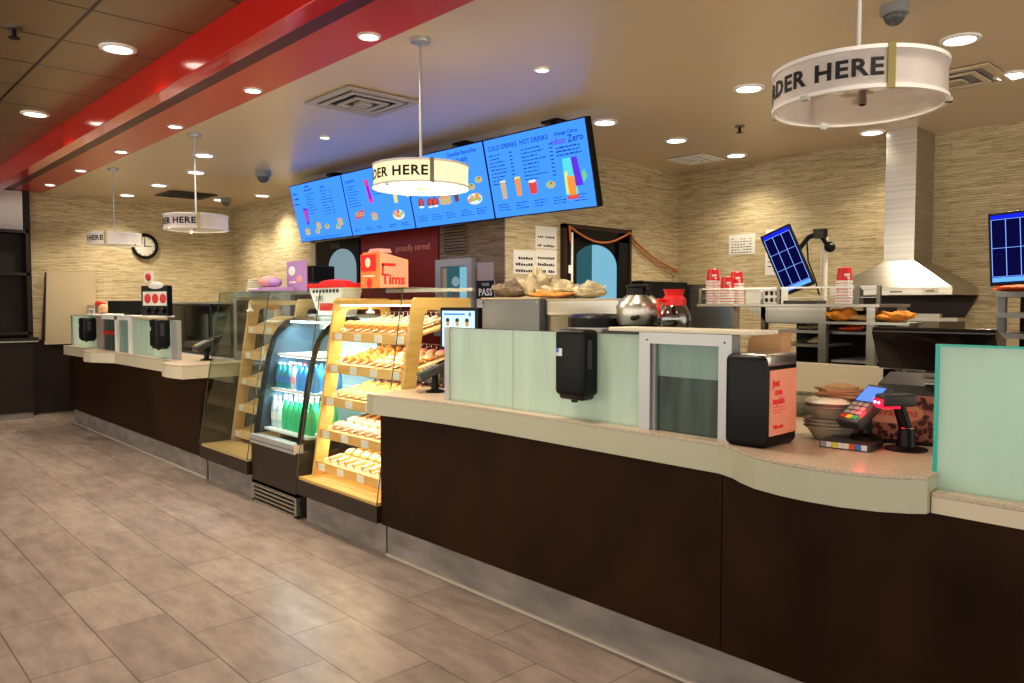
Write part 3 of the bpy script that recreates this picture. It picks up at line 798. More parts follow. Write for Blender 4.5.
# aqua glass right
t = thing('glass_screen', 'thick aqua edged frosted glass screen at the right edge', 'screen')
box_part('front_glass', 'frost_aqua', t, -.845, 2.56, .932, 1.2, 2.575, 1.372)
box_part('rear_glass', 'frost_aqua', t, -.825, 2.60, .932, 1.2, 2.61, 1.36)
box_part('edge', 'glass_edge', t, -.857, 2.558, .932, -.845, 2.577, 1.372)
box_part('edge', 'glass_edge', t, -.835, 2.60, .932, -.825, 2.61, 1.36)
box_part('top_edge', 'glass_edge', t, -.857, 2.557, 1.372, 1.2, 2.578, 1.378)

# towel dispensers hung on the glass
def towel_dispenser(label, x, y, z0, h, w=.15, d=.11):
    t = thing('towel_dispenser', label, 'dispenser', (x, y, z0))
    part('body', 'black', t, lambda b: b.box(-w / 2, -d, .02, w / 2, 0, h, bev=.022, seg=4), True)
    part('lower_cover', 'black_gloss', t, lambda b: b.box(-w / 2 + .012, -d + .012, 0, w / 2 - .012, -.01, .06, bev=.018, seg=3), True)
    part('sticker', 'label_white', t, lambda b: (b.box(-w / 2 + .015, -d - .001, h * .62, -w / 2 + .05, -d + .001, h * .73), b.box(-w / 2 + .015, -d - .002, h * .67, -w / 2 + .03, -d, h * .73, 'blue')))
    part('side_window', 'dark_grey', t, lambda b: b.box(w / 2 - .001, -d * .7, h * .45, w / 2 + .001, -d * .45, h * .85))
    part('nozzle', 'black', t, lambda b: b.cyl((0, -d * .6, -.01), (0, -d * .6, .03), .015))
towel_dispenser('black towel dispenser mounted on the long frosted screen', -2.30, 2.569, 1.08, .31, .17, .11)
towel_dispenser('black dispenser mounted on the farthest frosted screen', -9.98, 2.569, 1.07, .27, .22, .14)
towel_dispenser('black dispenser with white sticker beside the far payment terminal', -7.56, 2.569, 1.08, .28, .19, .13)

# ------------------------------------------------------------ pastry cases
def slant(z): return (z - .31) / 1.29 * .20      # front glass setback with height
def pastry_case(label, cx, w, setback, lit, woodm, glassm, with_left_tags=True):
    t = thing('pastry_case', label, 'display case', (cx, 2.49, 0))
    hw = w / 2; zt = 1.595; dp = .76
    box_part('kick_plate', 'toe_metal', t, -hw + .01, .07, 0, hw - .01, dp - .01, .19)
    part('base', 'brown_base', t, lambda b: b.prism([(0, .20), (0, .30), (dp, .30), (dp, .20)], -hw, hw, 'x'))
    box_part('deck', woodm, t, -hw + .012, .012, .30, hw - .012, dp - .01, .318)
    part('front_glass', glassm, t, lambda b: b.quad([(-hw, slant(.31), .31), (hw, slant(.31), .31), (hw, slant(zt), zt), (-hw, slant(zt), zt)]))
    for s_ in (-1, 1):
        part('side_glass', glassm, t, lambda b: b.quad([(s_ * hw, slant(.31), .31), (s_ * hw, dp, .31), (s_ * hw, dp, zt), (s_ * hw, slant(zt), zt)]))
    part('top_glass', glassm, t, lambda b: b.box(-hw, slant(zt), zt, hw, dp, zt + .006))
    for s_ in (-1, 1): part('corner_seam', 'glass_edge_dark', t, lambda b: b.cyl((s_ * hw, slant(.31), .31), (s_ * hw, slant(zt), zt), .0035, seg=6))
    part('top_rail', 'alu', t, lambda b: b.box(-hw, dp - .02, zt - .012, hw, dp, zt + .010))
    # wooden end frames: front leg, top, rear leg
    for s_ in (-1, 1):
        xa = s_ * (hw - .045) ; xb = s_ * (hw - .02)
        def fr(b, xa=xa, xb=xb):
            x0_, x1_ = min(xa, xb), max(xa, xb)
            f0 = lambda z: slant(z) + setback
            lw = .095
            b.prism([(f0(.318), .318), (f0(.318) + lw, .318), (f0(1.44) + lw, 1.44), (f0(1.46) + lw + .02, 1.462), (dp - .10, 1.462), (dp - .08, 1.45), (dp - .08, .318), (dp - .015, .318), (dp - .015, 1.525), (dp - .03, 1.54), (f0(1.5) + .02, 1.54), (f0(1.5), 1.52)], x0_, x1_, 'x')
        part('end_frame', woodm, t, fr)
    part('cross_bar', woodm, t, lambda b: (b.box(-hw + .045, slant(1.5) + setback, 1.495, hw - .045, slant(1.5) + setback + .03, 1.525), b.box(-hw + .045, dp - .05, 1.49, hw - .045, dp - .02, 1.53)))
    tops = []
    zs = [.40, .62, .845, 1.07, 1.29]
    for k, z in enumerate(zs):
        yf = slant(z) + setback + .02; yb = dp - .06; rise = .105
        def sh(b):
            b.prism([(yf, z - .012), (yf, z), (yb, z + rise), (yb, z + rise - .012)], -hw + .045, hw - .045, 'x')
        s = part('shelf', woodm, t, sh)
        part('front_rail', woodm if lit else 'pale_wood', s, lambda b: (b.box(-hw + .045, yf - .012, z - .045, hw - .045, yf, z + .018)))
        def tags(b):
            n = 4 if lit else 3
            for q in range(n):
                x = -hw + .13 + q * (w - .26) / (n - 1)
                b.box(x - .04, yf - .018, z - .038, x + .04, yf - .012, z + .008)
        part('price_tag', 'paper', s, tags)
        if lit:
            part('light_strip', 'case_light', s, lambda b: b.box(-hw + .06, yf + .02, z - .03, hw - .06, yf + .035, z - .016))
            def wires(b):
                for q in range(9):
                    x = -hw + .10 + q * (w - .20) / 8
                    b.box(x - .002, yf + .03, z + .01, x + .002, yb, z + .012, mtx=None) if False else b.cyl((x, yf + .02, z + .03), (x, yb, z + rise + .035), .0012, seg=4)
                b.cyl((-hw + .05, yb, z + rise + .05), (hw - .05, yb, z + rise + .05), .003, seg=4)
                for q in range(17):
                    x = -hw + .06 + q * (w - .12) / 16
                    b.cyl((x, yb, z + rise - .01), (x, yb, z + rise + .05), .0018, seg=4)
            part('wire_divider', 'wire', s, wires)
            part('tray_liner', 'tray_liner', s, lambda b: b.prism([(yf + .01, z + .001), (yf + .01, z + .006), (yb - .01, z + rise + .004), (yb - .01, z + rise - .001)], -hw + .055, hw - .055, 'x'))
        tops.append((yf, yb, z + .006, rise))
    if lit:
        part('light_strip', 'case_light', t, lambda b: b.box(-hw + .06, slant(1.5) + setback + .035, 1.485, hw - .06, slant(1.5) + setback + .055, 1.495))
    part('sneeze_guard_knob', 'white', t, lambda b: (b.lathe([(0, 0), (.028, 0), (.028, .012), (.012, .02), (.010, .045), (.006, .06), (0, .06)], c=(hw * .28, slant(1.45) + .02, 1.44), seg=12)))
    return t, tops, hw
tR, topsR, hwR = pastry_case('brightly lit glass pastry case full of donuts beside the main counter', -4.37, 1.0, .105, True, 'light_wood', 'glass')
tL, topsL, hwL = pastry_case('unlit empty glass pastry case left of the drinks cooler', -6.13, .94, .26, False, 'pale_wood', 'glass_smoke')
# lights inside the lit case
for z in (.60, .83, 1.05, 1.27, 1.47):
    l = D.lights.new('case_strip', 'AREA'); l.shape = 'RECTANGLE'; l.size = .85; l.size_y = .04; l.energy = 1.9; l.color = (1, .84, .55)
    lo = D.objects.new('case_strip', l); COL.objects.link(lo); lo.location = (-4.37, 2.49 + slant(z) + .18, z - .0); lo.rotation_euler = (.35, 0, 0)

# pastries
def proto(kind):
    b = MB()
    if kind == 'ring_donut_glazed':
        b.torus((0, 0, .018), .030, .0185, 'glaze', 14, 8)
    elif kind == 'croissant':
        n = 7
        for i in range(n):
            a = PI * (.15 + .7 * i / (n - 1)); r = .022 * (1 - abs(i - 3) / 5.2)
            b.ball((.045 * math.cos(a), .045 * math.sin(a) - .03, r), r * 1.15, 'croissant', 8, 6)
    elif kind == 'iced_ring':
        b.torus((0, 0, .018), .030, .0185, 'dough', 14, 8)
    elif kind == 'filled':
        b.ball((0, 0, .02), .042, 'dough', 12, 8, (1, 1, .5))
    elif kind == 'bar':
        b.box(-.022, -.05, 0, .022, .05, .03, 'dough', bev=.012)
    elif kind == 'muffin':
        b.lathe([(0, 0), (.026, 0), (.034, .035), (.042, .04), (.04, .055), (.022, .068), (0, .07)], 'dough', 12)
    return b
def icing(kind, m):
    b = MB()
    if kind == 'iced_ring': b.torus((0, 0, .0245), .030, .016, m, 14, 8, .95)
    elif kind == 'filled': b.ball((0, 0, .026), .037, m, 12, 8, (1, 1, .48))
    elif kind == 'bar': b.box(-.018, -.046, .020, .018, .046, .034, m, bev=.006)
    elif kind == 'muffin': b.ball((0, 0, .05), .032, m, 10, 6, (1, 1, .6))
    return b
ROW = [  # bottom shelf first: (kind, name, icing, label)
    ('filled', 'donut', 'white_icing', 'round white-iced donut on the lowest shelf of the lit case'),
    ('iced_ring', 'ring_donut', 'pink_icing', 'pink iced ring donut on the second lowest shelf of the lit case'),
    ('ring_donut_glazed', 'ring_donut', None, 'plain golden ring donut on the middle shelf of the lit case'),
    ('croissant', 'croissant', None, 'golden brown croissant at the left of the second highest shelf of the lit case'),
    ('bar', 'long_donut', 'white_icing', 'cream iced long donut on the highest shelf of the lit case')]
ALT = [('bar', 'long_donut', 'pink_icing', 'pink iced long donut at the front of the lowest shelf of the lit case'),
       ('bar', 'long_donut', 'choc', 'dark chocolate bar donut at the back of the second lowest shelf of the lit case'),
       ('iced_ring', 'ring_donut', 'choc', 'chocolate iced ring donut at the back of the middle shelf of the lit case'),
       ('filled', 'donut', 'pink_icing', 'round pink iced donut at the right of the second highest shelf of the lit case'),
       ('muffin', 'muffin', 'glaze', 'small golden muffin at the front of the highest shelf of the lit case')]
def mkpastry(spec):
    kind, nm, ic, lab = spec
    o = proto(kind).build(nm, 'dough', None, True)
    tag(o, lab, 'pastry', lab.split(' on the ')[0].split(' at the ')[0] + 's' + ' of ' + lab.split(' the ', 1)[1])
    if ic: icing(kind, ic).build('icing', ic, o, True)
    return o
for k, (yf, yb, z, rise) in enumerate(topsR):
    P1, P2 = mkpastry(ROW[k]), mkpastry(ALT[k]); u1 = u2 = False
    ncol, nrow = 8, 4
    yf += .05; yb -= .04
    sl = math.atan2(rise, yb - yf)
    for c in range(ncol):
        for r in range(nrow):
            x = -hwR + .095 + (c + .5) * (2 * hwR - .19) / ncol; u = (r + .35) / nrow
            y = yf + (yb - yf) * u; zz = z + rise * (y - yf + .05) / (yb - yf + .09)
            if k == 0: alt = r == 0
            elif k == 1: alt = r >= 2
            elif k == 2: alt = r >= 3
            elif k == 3: alt = c >= 4
            else: alt = r == 0
            P_ = P2 if alt else P1
            first = not (u2 if alt else u1)
            o = P_ if first else dup(P_)
            if alt: u2 = True
            else: u1 = True
            o.location = (-4.37 + x + random.uniform(-.003, .003), 2.49 + y, zz + .001)
            o.rotation_euler = (sl, 0, random.uniform(-.25, .25) if P_ is not P1 or k != 3 else random.uniform(-.8, .8))
# case L: a blue bag and a cloth on the shelves
t = thing('snack_bag', 'small blue packet on a shelf of the empty pastry case', 'bag', (-5.93, 2.49 + .62, topsL[4][2] - .13))
part('pouch', 'blue', t, lambda b: b.ball((0, 0, .05), .06, sc_=(1, .5, .8)), True)
part('label_patch', 'white', t, lambda b: b.box(-.03, -.034, .03, .03, -.028, .07))
t.location = (-5.93, 2.49 + topsL[3][0] + .10, topsL[3][2] + .03)

# ------------------------------------------------------------ drinks cooler
t = thing('drinks_cooler', 'black framed drinks cooler with curved glass between the two pastry cases', 'cooler', (-5.29, 2.52, 0))
hw = .355
prof = [(.02, .52), (.05, .70), (.085, .90), (.13, 1.10), (.175, 1.24), (.23, 1.32), (.30, 1.375), (.40, 1.405), (.50, 1.41)]
box_part('cabinet', 'brown_base', t, -hw, .0, .15, hw, .70, .46)
box_part('sill', 'alu', t, -hw, -.012, .455, hw, .06, .52)
part('sill_line', 'steel_dark', t, lambda b: b.box(-hw, -.014, .478, hw, -.012, .484))
box_part('kick_box', 'dark_grey', t, -hw, .03, 0, hw, .68, .15)
part('vent_frame', 'steel', t, lambda b: (b.box(-hw, .0, .005, -hw + .03, .03, .165), b.box(hw - .03, .0, .005, hw, .03, .165), b.box(-hw, .0, .145, hw, .03, .17), b.box(-hw, 0, .0, hw, .03, .02)))
part('vent_louvre', 'steel', t, lambda b: [b.box(-hw + .03, .005, .035 + i * .03, hw - .03, .035, .048 + i * .03) for i in range(4)])
for s_ in (-1, 1):
    def side(b, s_=s_):
        inner = [(p[0] + .035, p[1] - (.0 if i < 5 else .03)) for i, p in enumerate(prof)]
        for i in range(len(prof) - 1):
            b.prism([prof[i], prof[i + 1], inner[i + 1], inner[i]], s_ * hw - (.02 if s_ > 0 else 0), s_ * hw + (.02 if s_ < 0 else 0), 'x')
    part('side_frame', 'black', t, side)
part('curved_glass', 'glass', t, lambda b: [b.quad([(-hw, prof[i][0] - .002, prof[i][1]), (hw, prof[i][0] - .002, prof[i][1]), (hw, prof[i + 1][0] - .002, prof[i + 1][1]), (-hw, prof[i + 1][0] - .002, prof[i + 1][1])]) for i in range(len(prof) - 1)], True)
part('side_panel', 'cooler_side', t, lambda b: b.prism([(.05, .52), (.14, 1.1), (.25, 1.31), (.40, 1.38), (.70, 1.38), (.70, .52)], -hw + .0, -hw + .012, 'x'))
part('side_glass', 'glass', t, lambda b: b.prism([(.05, .52), (.14, 1.1), (.25, 1.31), (.40, 1.38), (.70, 1.38), (.70, .52)], hw - .012, hw - .006, 'x'))
box_part('back_panel', 'mid_grey', t, -hw + .012, .68, .46, hw - .012, .70, 1.41).data.materials[0] = pbr('cooler_back', (.55, .66, .66), .2, metal=.3)
box_part('top_panel', 'alu', t, -hw, .48, 1.395, hw, .70, 1.42)
for z in (.56, .86, 1.12):
    s = box_part('shelf', 'label_white', t, -hw + .014, .10 + (z - .56) * .2, z - .018, hw - .014, .68, z)
    if z > .6: box_part('light_strip', 'cool_light', s, -hw + .03, .12 + (z - .56) * .2, z - .024, hw - .03, .15 + (z - .56) * .2, z - .018)
box_part('light_strip', 'cool_light', t, -hw + .03, .32, 1.355, hw - .03, .36, 1.37)
for z in (.84, 1.10, 1.34):
    l = D.lights.new('cooler_strip', 'AREA'); l.shape = 'RECTANGLE'; l.size = .6; l.size_y = .04; l.energy = 3; l.color = (.85, .95, 1)
    lo = D.objects.new('cooler_strip', l); COL.objects.link(lo); lo.location = (-5.29, 2.52 + .13 + (z - .56) * .25, z - .01); lo.rotation_euler = (.4, 0, 0)
def bottle(nm, lab, grp, body, cap, h=.22, r=.03, lbl='label_white'):
    o = D.objects.new(nm, None); COL.objects.link(o); tag(o, lab, 'bottle', grp)
    part('body', body, o, lambda b: b.lathe([(0, 0), (r * .9, 0), (r, .01), (r, h * .6), (r * .8, h * .72), (r * .38, h * .88), (r * .36, h * .94), (0, h * .94)], seg=12), True)
    part('cap', cap, o, lambda b: b.cyl((0, 0, h * .93), (0, 0, h), r * .42, seg=10))
    part('wrapper', lbl, o, lambda b: b.lathe([(r * 1.015, h * .25), (r * 1.015, h * .5)], seg=12))
    return o
def fill(proto_, xs, ys, z, first=True):
    for i, x in enumerate(xs):
        for j, y in enumerate(ys):
            o = proto_ if first else dup(proto_)
            first = False; o.location = (-5.29 + x, 2.52 + y, z)
gb = bottle('drink_bottle', 'green soda bottle on the lowest shelf of the drinks cooler', 'green bottles in the cooler', 'green_bottle', 'label_white', .24, .032, 'green_bottle')
fill(gb, [-.12 + i * .078 for i in range(6)], [.17, .26, .35], .56)
cb = bottle('drink_bottle', 'clear water bottle at the left of the lowest cooler shelf', 'clear bottles in the cooler', 'clear_bottle', 'label_white', .24, .03)
fill(cb, [-.30, -.22], [.17, .26, .35], .56)
bb = bottle('drink_bottle', 'blue drink bottle on the middle shelf of the drinks cooler', 'blue bottles in the cooler', 'blue_bottle', 'blue', .19, .032, 'blue_bottle')
fill(bb, [.02 + i * .075 for i in range(4)], [.22, .31, .40], .86)
tb = bottle('drink_bottle', 'dark teal bottle at the left of the middle cooler shelf', 'teal bottles in the cooler', 'teal_bottle', 'label_white', .19, .032, 'blue')
fill(tb, [-.31, -.235, -.16], [.22, .31], .86)
pb = bottle('drink_bottle', 'white and red labelled bottle in the middle of the middle cooler shelf', 'red labelled bottles in the cooler', 'clear_bottle', 'red', .19, .03, 'pink')
fill(pb, [-.075], [.22, .31], .86)

# ------------------------------------------------------------ things on the cases
t = thing('carton', 'orange cardboard carrier printed Tims standing on the lit pastry case', 'box', (-4.61, 2.99, 1.602))
part('carton_front', 'orange_box', t, lambda b: b.prism([(-.22, 0), (0, 0), (0, .265), (-.22, .25)], 0, .02, 'y', 'orange_box'))
part('carton_side', 'salmon_card', t, lambda b: b.prism([(.02, 0), (.26, 0), (.26, .215), (.16, .235), (.02, .265)], -.22, .0, 'x', 'salmon_card'))
part('lid_flap', 'pink', t, lambda b: b.prism([(-.19, .262), (-.03, .262), (-.05, .29), (-.16, .29)], .04, .14, 'y', 'pink'))
SIDE = R(PI / 2, 'Z') @ FRONT
part('side_print', 'red_bright', t, lambda b: (b.text('Tims', .10, T((.001, .032, .04)) @ SIDE, 'red_bright', bold=.003), b.box(0, .035, .165, .002, .15, .185), b.box(0, .035, .10, .002, .05, .185)))
part('front_print', 'red_bright', t, lambda b: (b.box(-.21, -.003, .13, -.02, 0, .245, 'red_bright'), b.ball((-.12, -.003, .19), .035, 'cream_white', sc_=(1, .1, 1)), b.ball((-.10, -.003, .045), .035, 'red_bright', sc_=(1, .1, 1)), b.box(-.19, -.003, .09, -.04, 0, .10, 'cream_white')))
t = thing('paper_bag', 'white printed paper sack with red top beside the lit pastry case', 'bag', (-5.16, 2.98, 1.435))
part('sack', 'paper', t, lambda b: b.prism([(-.12, 0), (.16, 0), (.26, .22), (-.28, .22)], -.08, .08, 'y', 'paper'))
part('red_top', 'red_bright', t, lambda b: (b.box(-.29, -.09, .20, .27, .09, .235, bev=.01), b.ball((0, 0, .24), .12, sc_=(1.8, .6, .22))))
part('print', 'ink', t, lambda b: ([b.box(-.2 + i * .05, -.083, .165, -.17 + i * .05, -.08, .185) for i in range(8)], b.text('3195', .06, T((-.16, -.082, .10)) @ FRONT, 'ink'), b.box(-.1, -.082, .03, .14, -.08, .085, 'red')))
t.location = (-5.2, 3.0, 1.42)
t = thing('leaflet_display', 'lilac promotional card standing on the unlit pastry case', 'sign', (-5.88, 3.04, 1.602))
box_part('card', 'lilac', t, -.17, -.006, 0, .16, .006, .25)
part('print', 'white', t, lambda b: (b.ball((-.08, -.008, .17), .05, 'white', sc_=(1.2, .08, .8)), b.ball((.05, -.008, .10), .04, 'pink', sc_=(1.2, .08, .8)), b.box(-.13, -.009, .07, -.02, -.006, .085)))
t = thing('donut_box', 'flat lilac box lying open on the unlit pastry case', 'box', (-6.18, 2.93, 1.602))
box_part('tray', 'lilac', t, -.20, -.09, 0, .30, .09, .035, .004)
part('edge_stripe', 'white', t, lambda b: b.box(-.2, -.092, .02, .0, -.09, .034))
t = thing('pastry_bag', 'crumpled pinkish bag on the lilac box of the unlit case', 'bag', (-6.16, 2.92, 1.638))
part('pouch', 'pink', t, lambda b: (b.ball((0, 0, .05), .10, 'pink', sc_=(1.3, .7, .5)), b.ball((.12, 0, .04), .08, 'lilac', sc_=(1, .7, .5)), b.ball((-.08, 0, .07), .05, 'brown_paper', sc_=(1, .7, .8))), True)
t = thing('paper_stack', 'stack of white takeout lids on a dark appliance behind the unlit case', 'lids', (-7.33, 3.42, 1.62))
part('lid_stack', 'cream_white', t, lambda b: [b.box(-.17 + .01 * i, -.1, i * .022, .17 - .012 * i, .1, i * .022 + .018, bev=.004) for i in range(6)])
t = thing('countertop_oven', 'dark low oven carrying the stack of white lids', 'appliance', (-7.3, 3.36, .92))
part('housing', 'dark_grey', t, lambda b: b.box(-.62, 0, 0, .65, .42, .70, 'mid_grey', bev=.01))
part('oven_door', 'black_gloss', t, lambda b: b.box(-.5, -.012, .1, .1, 0, .62))
part('handle', 'steel', t, lambda b: b.cyl((-.4, -.04, .64), (.4, -.04, .64), .012))
t = thing('coffee_grinder', 'dark coffee grinder behind the unlit pastry case', 'appliance', (-6.38, 3.50, .92))
part('body', 'dark_grey', t, lambda b: (b.box(-.16, -.15, 0, .16, .15, .78, bev=.01)))
part('hopper', 'black', t, lambda b: (b.box(-.05, -.12, .78, .13, .1, .92, bev=.01), b.box(-.14, -.1, .78, -.06, .1, .90, 'steel_dark')))
part('grinder_panel', 'steel_dark', t, lambda b: b.box(-.02, -.125, .80, .02, -.12, .9))

# ------------------------------------------------------------ back counters and appliances behind
def cabinet(label, x0, x1, y0, y1, z1, m, top='steel', cat='cabinet', nm='back_cabinet', doors=2):
    t = thing(nm, label, cat)
    box_part('carcass', m, t, x0, y0 + .02, 0.0, x1, y1, z1 - .03)
    for k in range(doors):
        a = x0 + (x1 - x0) * k / doors; b_ = x0 + (x1 - x0) * (k + 1) / doors
        d_ = box_part('door', m, t, a + .005, y0, .1, b_ - .005, y0 + .02, z1 - .06)
        box_part('handle', 'chrome', d_, b_ - .06, y0 - .02, z1 - .3, b_ - .045, y0, z1 - .15)
    box_part('worktop', top, t, x0 - .01, y0 - .02, z1 - .03, x1 + .01, y1, z1)
    return t
cabinet('stainless back counter under the brewers behind the frosted screen', -4.0, -1.9, 3.42, 4.0, .92, 'steel_dark', doors=4)
cabinet('dark back counter behind the unlit pastry case', -10.2, -5.1, 3.32, 3.9, .92, 'mid_grey', 'mid_grey', doors=7)
# espresso / black machine behind far counter
t = thing('espresso_machine', 'wide black glossy machine behind the far payment terminal', 'appliance', (-9.1, 3.42, .92))
part('housing', 'black_gloss', t, lambda b: (b.box(-.95, 0, 0, .42, .4, .60, 'dark_grey', bev=.01), b.box(.44, .02, 0, .98, .4, .585, 'black', bev=.01)))
part('top_trim', 'mid_grey', t, lambda b: b.box(-.95, -.01, .58, .98, .02, .60))
part('front_panel', 'black_gloss', t, lambda b: (b.box(-.90, -.012, .04, .40, 0, .56), b.box(.46, .008, .04, .95, .02, .55)))
# clutter on far left counter
t = thing('menu_card_stand', 'dark stand with red and white cards on the far counter', 'sign', (-8.08, 2.64, 1.384), .35)
t.scale = (.8, 1, 1)
box_part('stand', 'black', t, -.26, 0, 0, .22, .06, .30, .006)
part('card', 'paper', t, lambda b: (b.box(-.22, -.006, .10, .21, 0, .24, 'paper'), b.ball((.02, -.006, .30), .09, 'paper', sc_=(1.6, .1, .4)), b.box(-.18, -.008, .33, -.02, 0, .44, 'paper')))
part('print', 'red', t, lambda b: ([b.ball((-.13 + i * .14, -.008, .17), .048, 'red', sc_=(1.25, .1, 1)) for i in range(3)], b.torus((-.10, -.01, .385), .022, .02, 'red', 12, 6, mtx=R(PI / 2, 'X'))))
part('knob', 'black', t, lambda b: [b.ball((-.13 + i * .14, -.01, .05), .03) for i in range(3)])
t = thing('printer', 'small grey box on the far end of the far counter screen', 'box', (-11.0, 3.05, .985))
part('body', 'cream_white', t, lambda b: (b.box(-.30, 0, 0, .22, .3, .57, 'tan_board', bev=.005), b.box(-.22, -.006, .40, .08, 0, .52, 'white'), b.box(.1, -.006, .36, .22, 0, .57, 'steel_dark')))
part('label_mark', 'ink', t, lambda b: [b.box(-.18, -.01, .42 + i * .03, .02, -.006, .432 + i * .03) for i in range(3)])
t.location = (-11.66, 3.0, .92)
cabinet('dark cabinet under the grey box at the far counter end', -12.0, -10.25, 2.97, 3.6, .92, 'dark_grey', 'dark_grey', doors=3)
t = thing('register_monitor', 'black monitor back on the ledge of the far counter', 'monitor', (-8.78, 2.66, 1.384), .30)
part('screen_back', 'black', t, lambda b: b.box(-.45, -.02, .015, .42, .02, .15, bev=.008))
part('foot', 'black', t, lambda b: b.box(-.1, -.06, 0, .1, .06, .015))
t = thing('cloth_pile', 'crumpled red and beige cloths left of the far black monitor', 'cloth', (-10.0, 2.66, 1.384))
part('red_cloth', 'red', t, lambda b: (b.ball((-.05, 0, .12), .06, 'red', sc_=(2, .8, .6)), b.ball((.02, 0, .03), .04, 'red_bright', sc_=(2, .8, .6))), True)
part('beige_cloth', 'peach', t, lambda b: (b.ball((.08, 0, .06), .07, 'tan_paper', sc_=(1.6, .8, .8)), b.ball((0, 0, .03), .05, 'brown_paper', sc_=(2.4, .8, .6))), True)

# white jug of beans? – white panel leaning on the end wall
t = thing('leaning_panel', 'tall tan board leaning against the end wall beside the dark post', 'board')
part('board', 'tan_board', t, lambda b: b.prism([(2.47, .95), (2.52, 1.93), (3.08, 1.95), (3.12, 1.92), (3.12, .95)], XL + .03, XL + .06, 'x'))
part('edge', 'dark_wood', t, lambda b: b.prism([(2.44, 1.0), (2.505, 1.93), (2.52, 1.93), (2.48, 1.0)], XL + .03, XL + .065, 'x'))
# clock
t = thing('wall_clock', 'round black rimmed wall clock on the far end wall', 'clock', (XL, 3.80, 2.345))
part('rim', 'black', t, lambda b: b.torus((.03, 0, 0), .165, .024, mtx=R(PI / 2, 'Y'), u=32, v=8), True)
part('face', 'clock_face', t, lambda b: b.cyl((0, 0, 0), (.02, 0, 0), .165, seg=32))
part('hand', 'black', t, lambda b: (b.box(.021, -.006, -.01, .024, .006, .11), b.box(.021, 0, -.005, .024, .09, .005)))
part('hour_mark', 'ink', t, lambda b: [b.box(.020, -.004, .12, .023, .004, .14, mtx=R(i * PI / 6, 'X')) for i in range(12)])
# shelf unit at far left
t = thing('wall_shelf_unit', 'dark wood shelf unit at the far left edge', 'shelf unit')
X = XL + .02
part('back_board', 'dark_wood', t, lambda b: b.box(X, .5, 1.062, X + .02, 2.26, 2.46))
for y in (.5, 1.35, 2.24): box_part('upright', 'dark_wood', t, X, y, 1.07, X + .30, y + .03, 2.46)
for z in (1.10, 1.87, 2.42): box_part('shelf_board', 'dark_wood', t, X, .5, z, X + .30, 2.27, z + .04)
part('header', 'white', t, lambda b: b.box(X, .5, 2.46, X + .05, 2.26, 2.99))
t = thing('base_cabinet', 'dark wood base cabinet with steel edged top under the far shelf unit', 'cabinet')
box_part('carcass', 'dark_wood', t, X, .5, .08, X + .32, 2.28, 1.0)
box_part('worktop', 'dark_wood', t, X, .5, 1.0, X + .36, 2.34, 1.06)
box_part('edge_strip', 'steel', t, X + .36, .5, 1.005, X + .365, 2.34, 1.02)
box_part('plinth', 'toe_metal', t, X, .5, 0, X + .30, 2.27, .08)

# payment terminals
def terminal(label, loc, rz, s=1.0, stand=True, tilt=.75, scr='screen_blue', raise_=.05):
    t = thing('payment_terminal', label, 'terminal', loc, rz)
    m = T((0, 0, raise_)) @ R(tilt, 'X')
    part('body', 'dark_grey', t, lambda b: b.box(-.042 * s, 0, 0, .042 * s, .165 * s, .032 * s, 'dark_grey', bev=.008, mtx=m, seg=3), True)
    part('display', scr, t, lambda b: b.box(-.032 * s, .09 * s, .032 * s, .032 * s, .15 * s, .034 * s, mtx=m))
    def keys(b):
        for r in range(4):
            for c in range(3):
                mt = 'mid_grey' if r else ('red', 'yellow_key', 'green_bottle')[c]
                b.box((-.03 + c * .021) * s, (.012 + r * .018) * s, .032 * s, (-.013 + c * .021) * s, (.025 + r * .018) * s, .036 * s, mt, mtx=m)
    part('keypad', 'mid_grey', t, keys)
    part('pedestal', 'black', t, lambda b: (b.cyl((0, .06 * s, .015), (0, .06 * s, raise_ + .045 * s), .022, .018), b.lathe([(0, 0), (.055, 0), (.055, .008), (.03, .018), (0, .018)], c=(0, .06 * s, 0))))
    return t
camang = PI / 2 - math.radians(42.78)
terminal('lit blue-screened card terminal on the box beside the scanner', (-1.212, 2.79, 1.012), -.35, 1.25, raise_=.035, tilt=.65)
terminal('black card terminal on the countertop beside the lit pastry case', (-3.66, 2.66, .985), -.45, 1.45, scr='black_gloss', tilt=.40, raise_=.07)
terminal('black card terminal on the far left counter beside the unlit case', (-7.10, 2.66, .985), -.05, 1.6, scr='black_gloss', tilt=.42, raise_=.08)

# ------------------------------------------------------------ items on near register counter
t = thing('napkin_dispenser', 'black napkin dispenser with salmon front panel on the main countertop', 'dispenser', (-1.385, 2.50, .985), math.radians(91))
Wn, Dn, Hn = .212, .168, .335
part('housing', 'black', t, lambda b: b.box(0, 0, 0, Wn + .03, Dn, Hn, 'black', bev=.024, seg=4), True)
part('top_cover', 'steel', t, lambda b: b.box(.012, -.003, Hn - .045, Wn + .01, Dn - .05, Hn + .003, bev=.012, seg=3), True)
part('front_panel', 'salmon_card', t, lambda b: b.box(.022, -.006, .045, Wn + .004, 0.0, Hn - .055))
part('print', 'red_bright', t, lambda b: (b.text('Just', .034, T((.035, -.0065, .222)) @ FRONT, 'red_bright', bold=.0012), b.text('one', .036, T((.05, -.0065, .19)) @ FRONT, 'red_bright', bold=.0012), b.text('napkin', .034, T((.035, -.0065, .158)) @ FRONT, 'red_bright', bold=.0012),
     b.text('Take one', .020, T((.04, -.0065, .07)) @ FRONT, 'red_bright', bold=.0008), [b.box(.04, -.0066, .125 + i * .010, .04 + random.uniform(.06, .1), -.006, .1275 + i * .010) for i in range(3)]))
t = thing('paper_bag', 'small tan paper bag behind the napkin dispenser', 'bag', (-1.62, 2.78, 1.30))
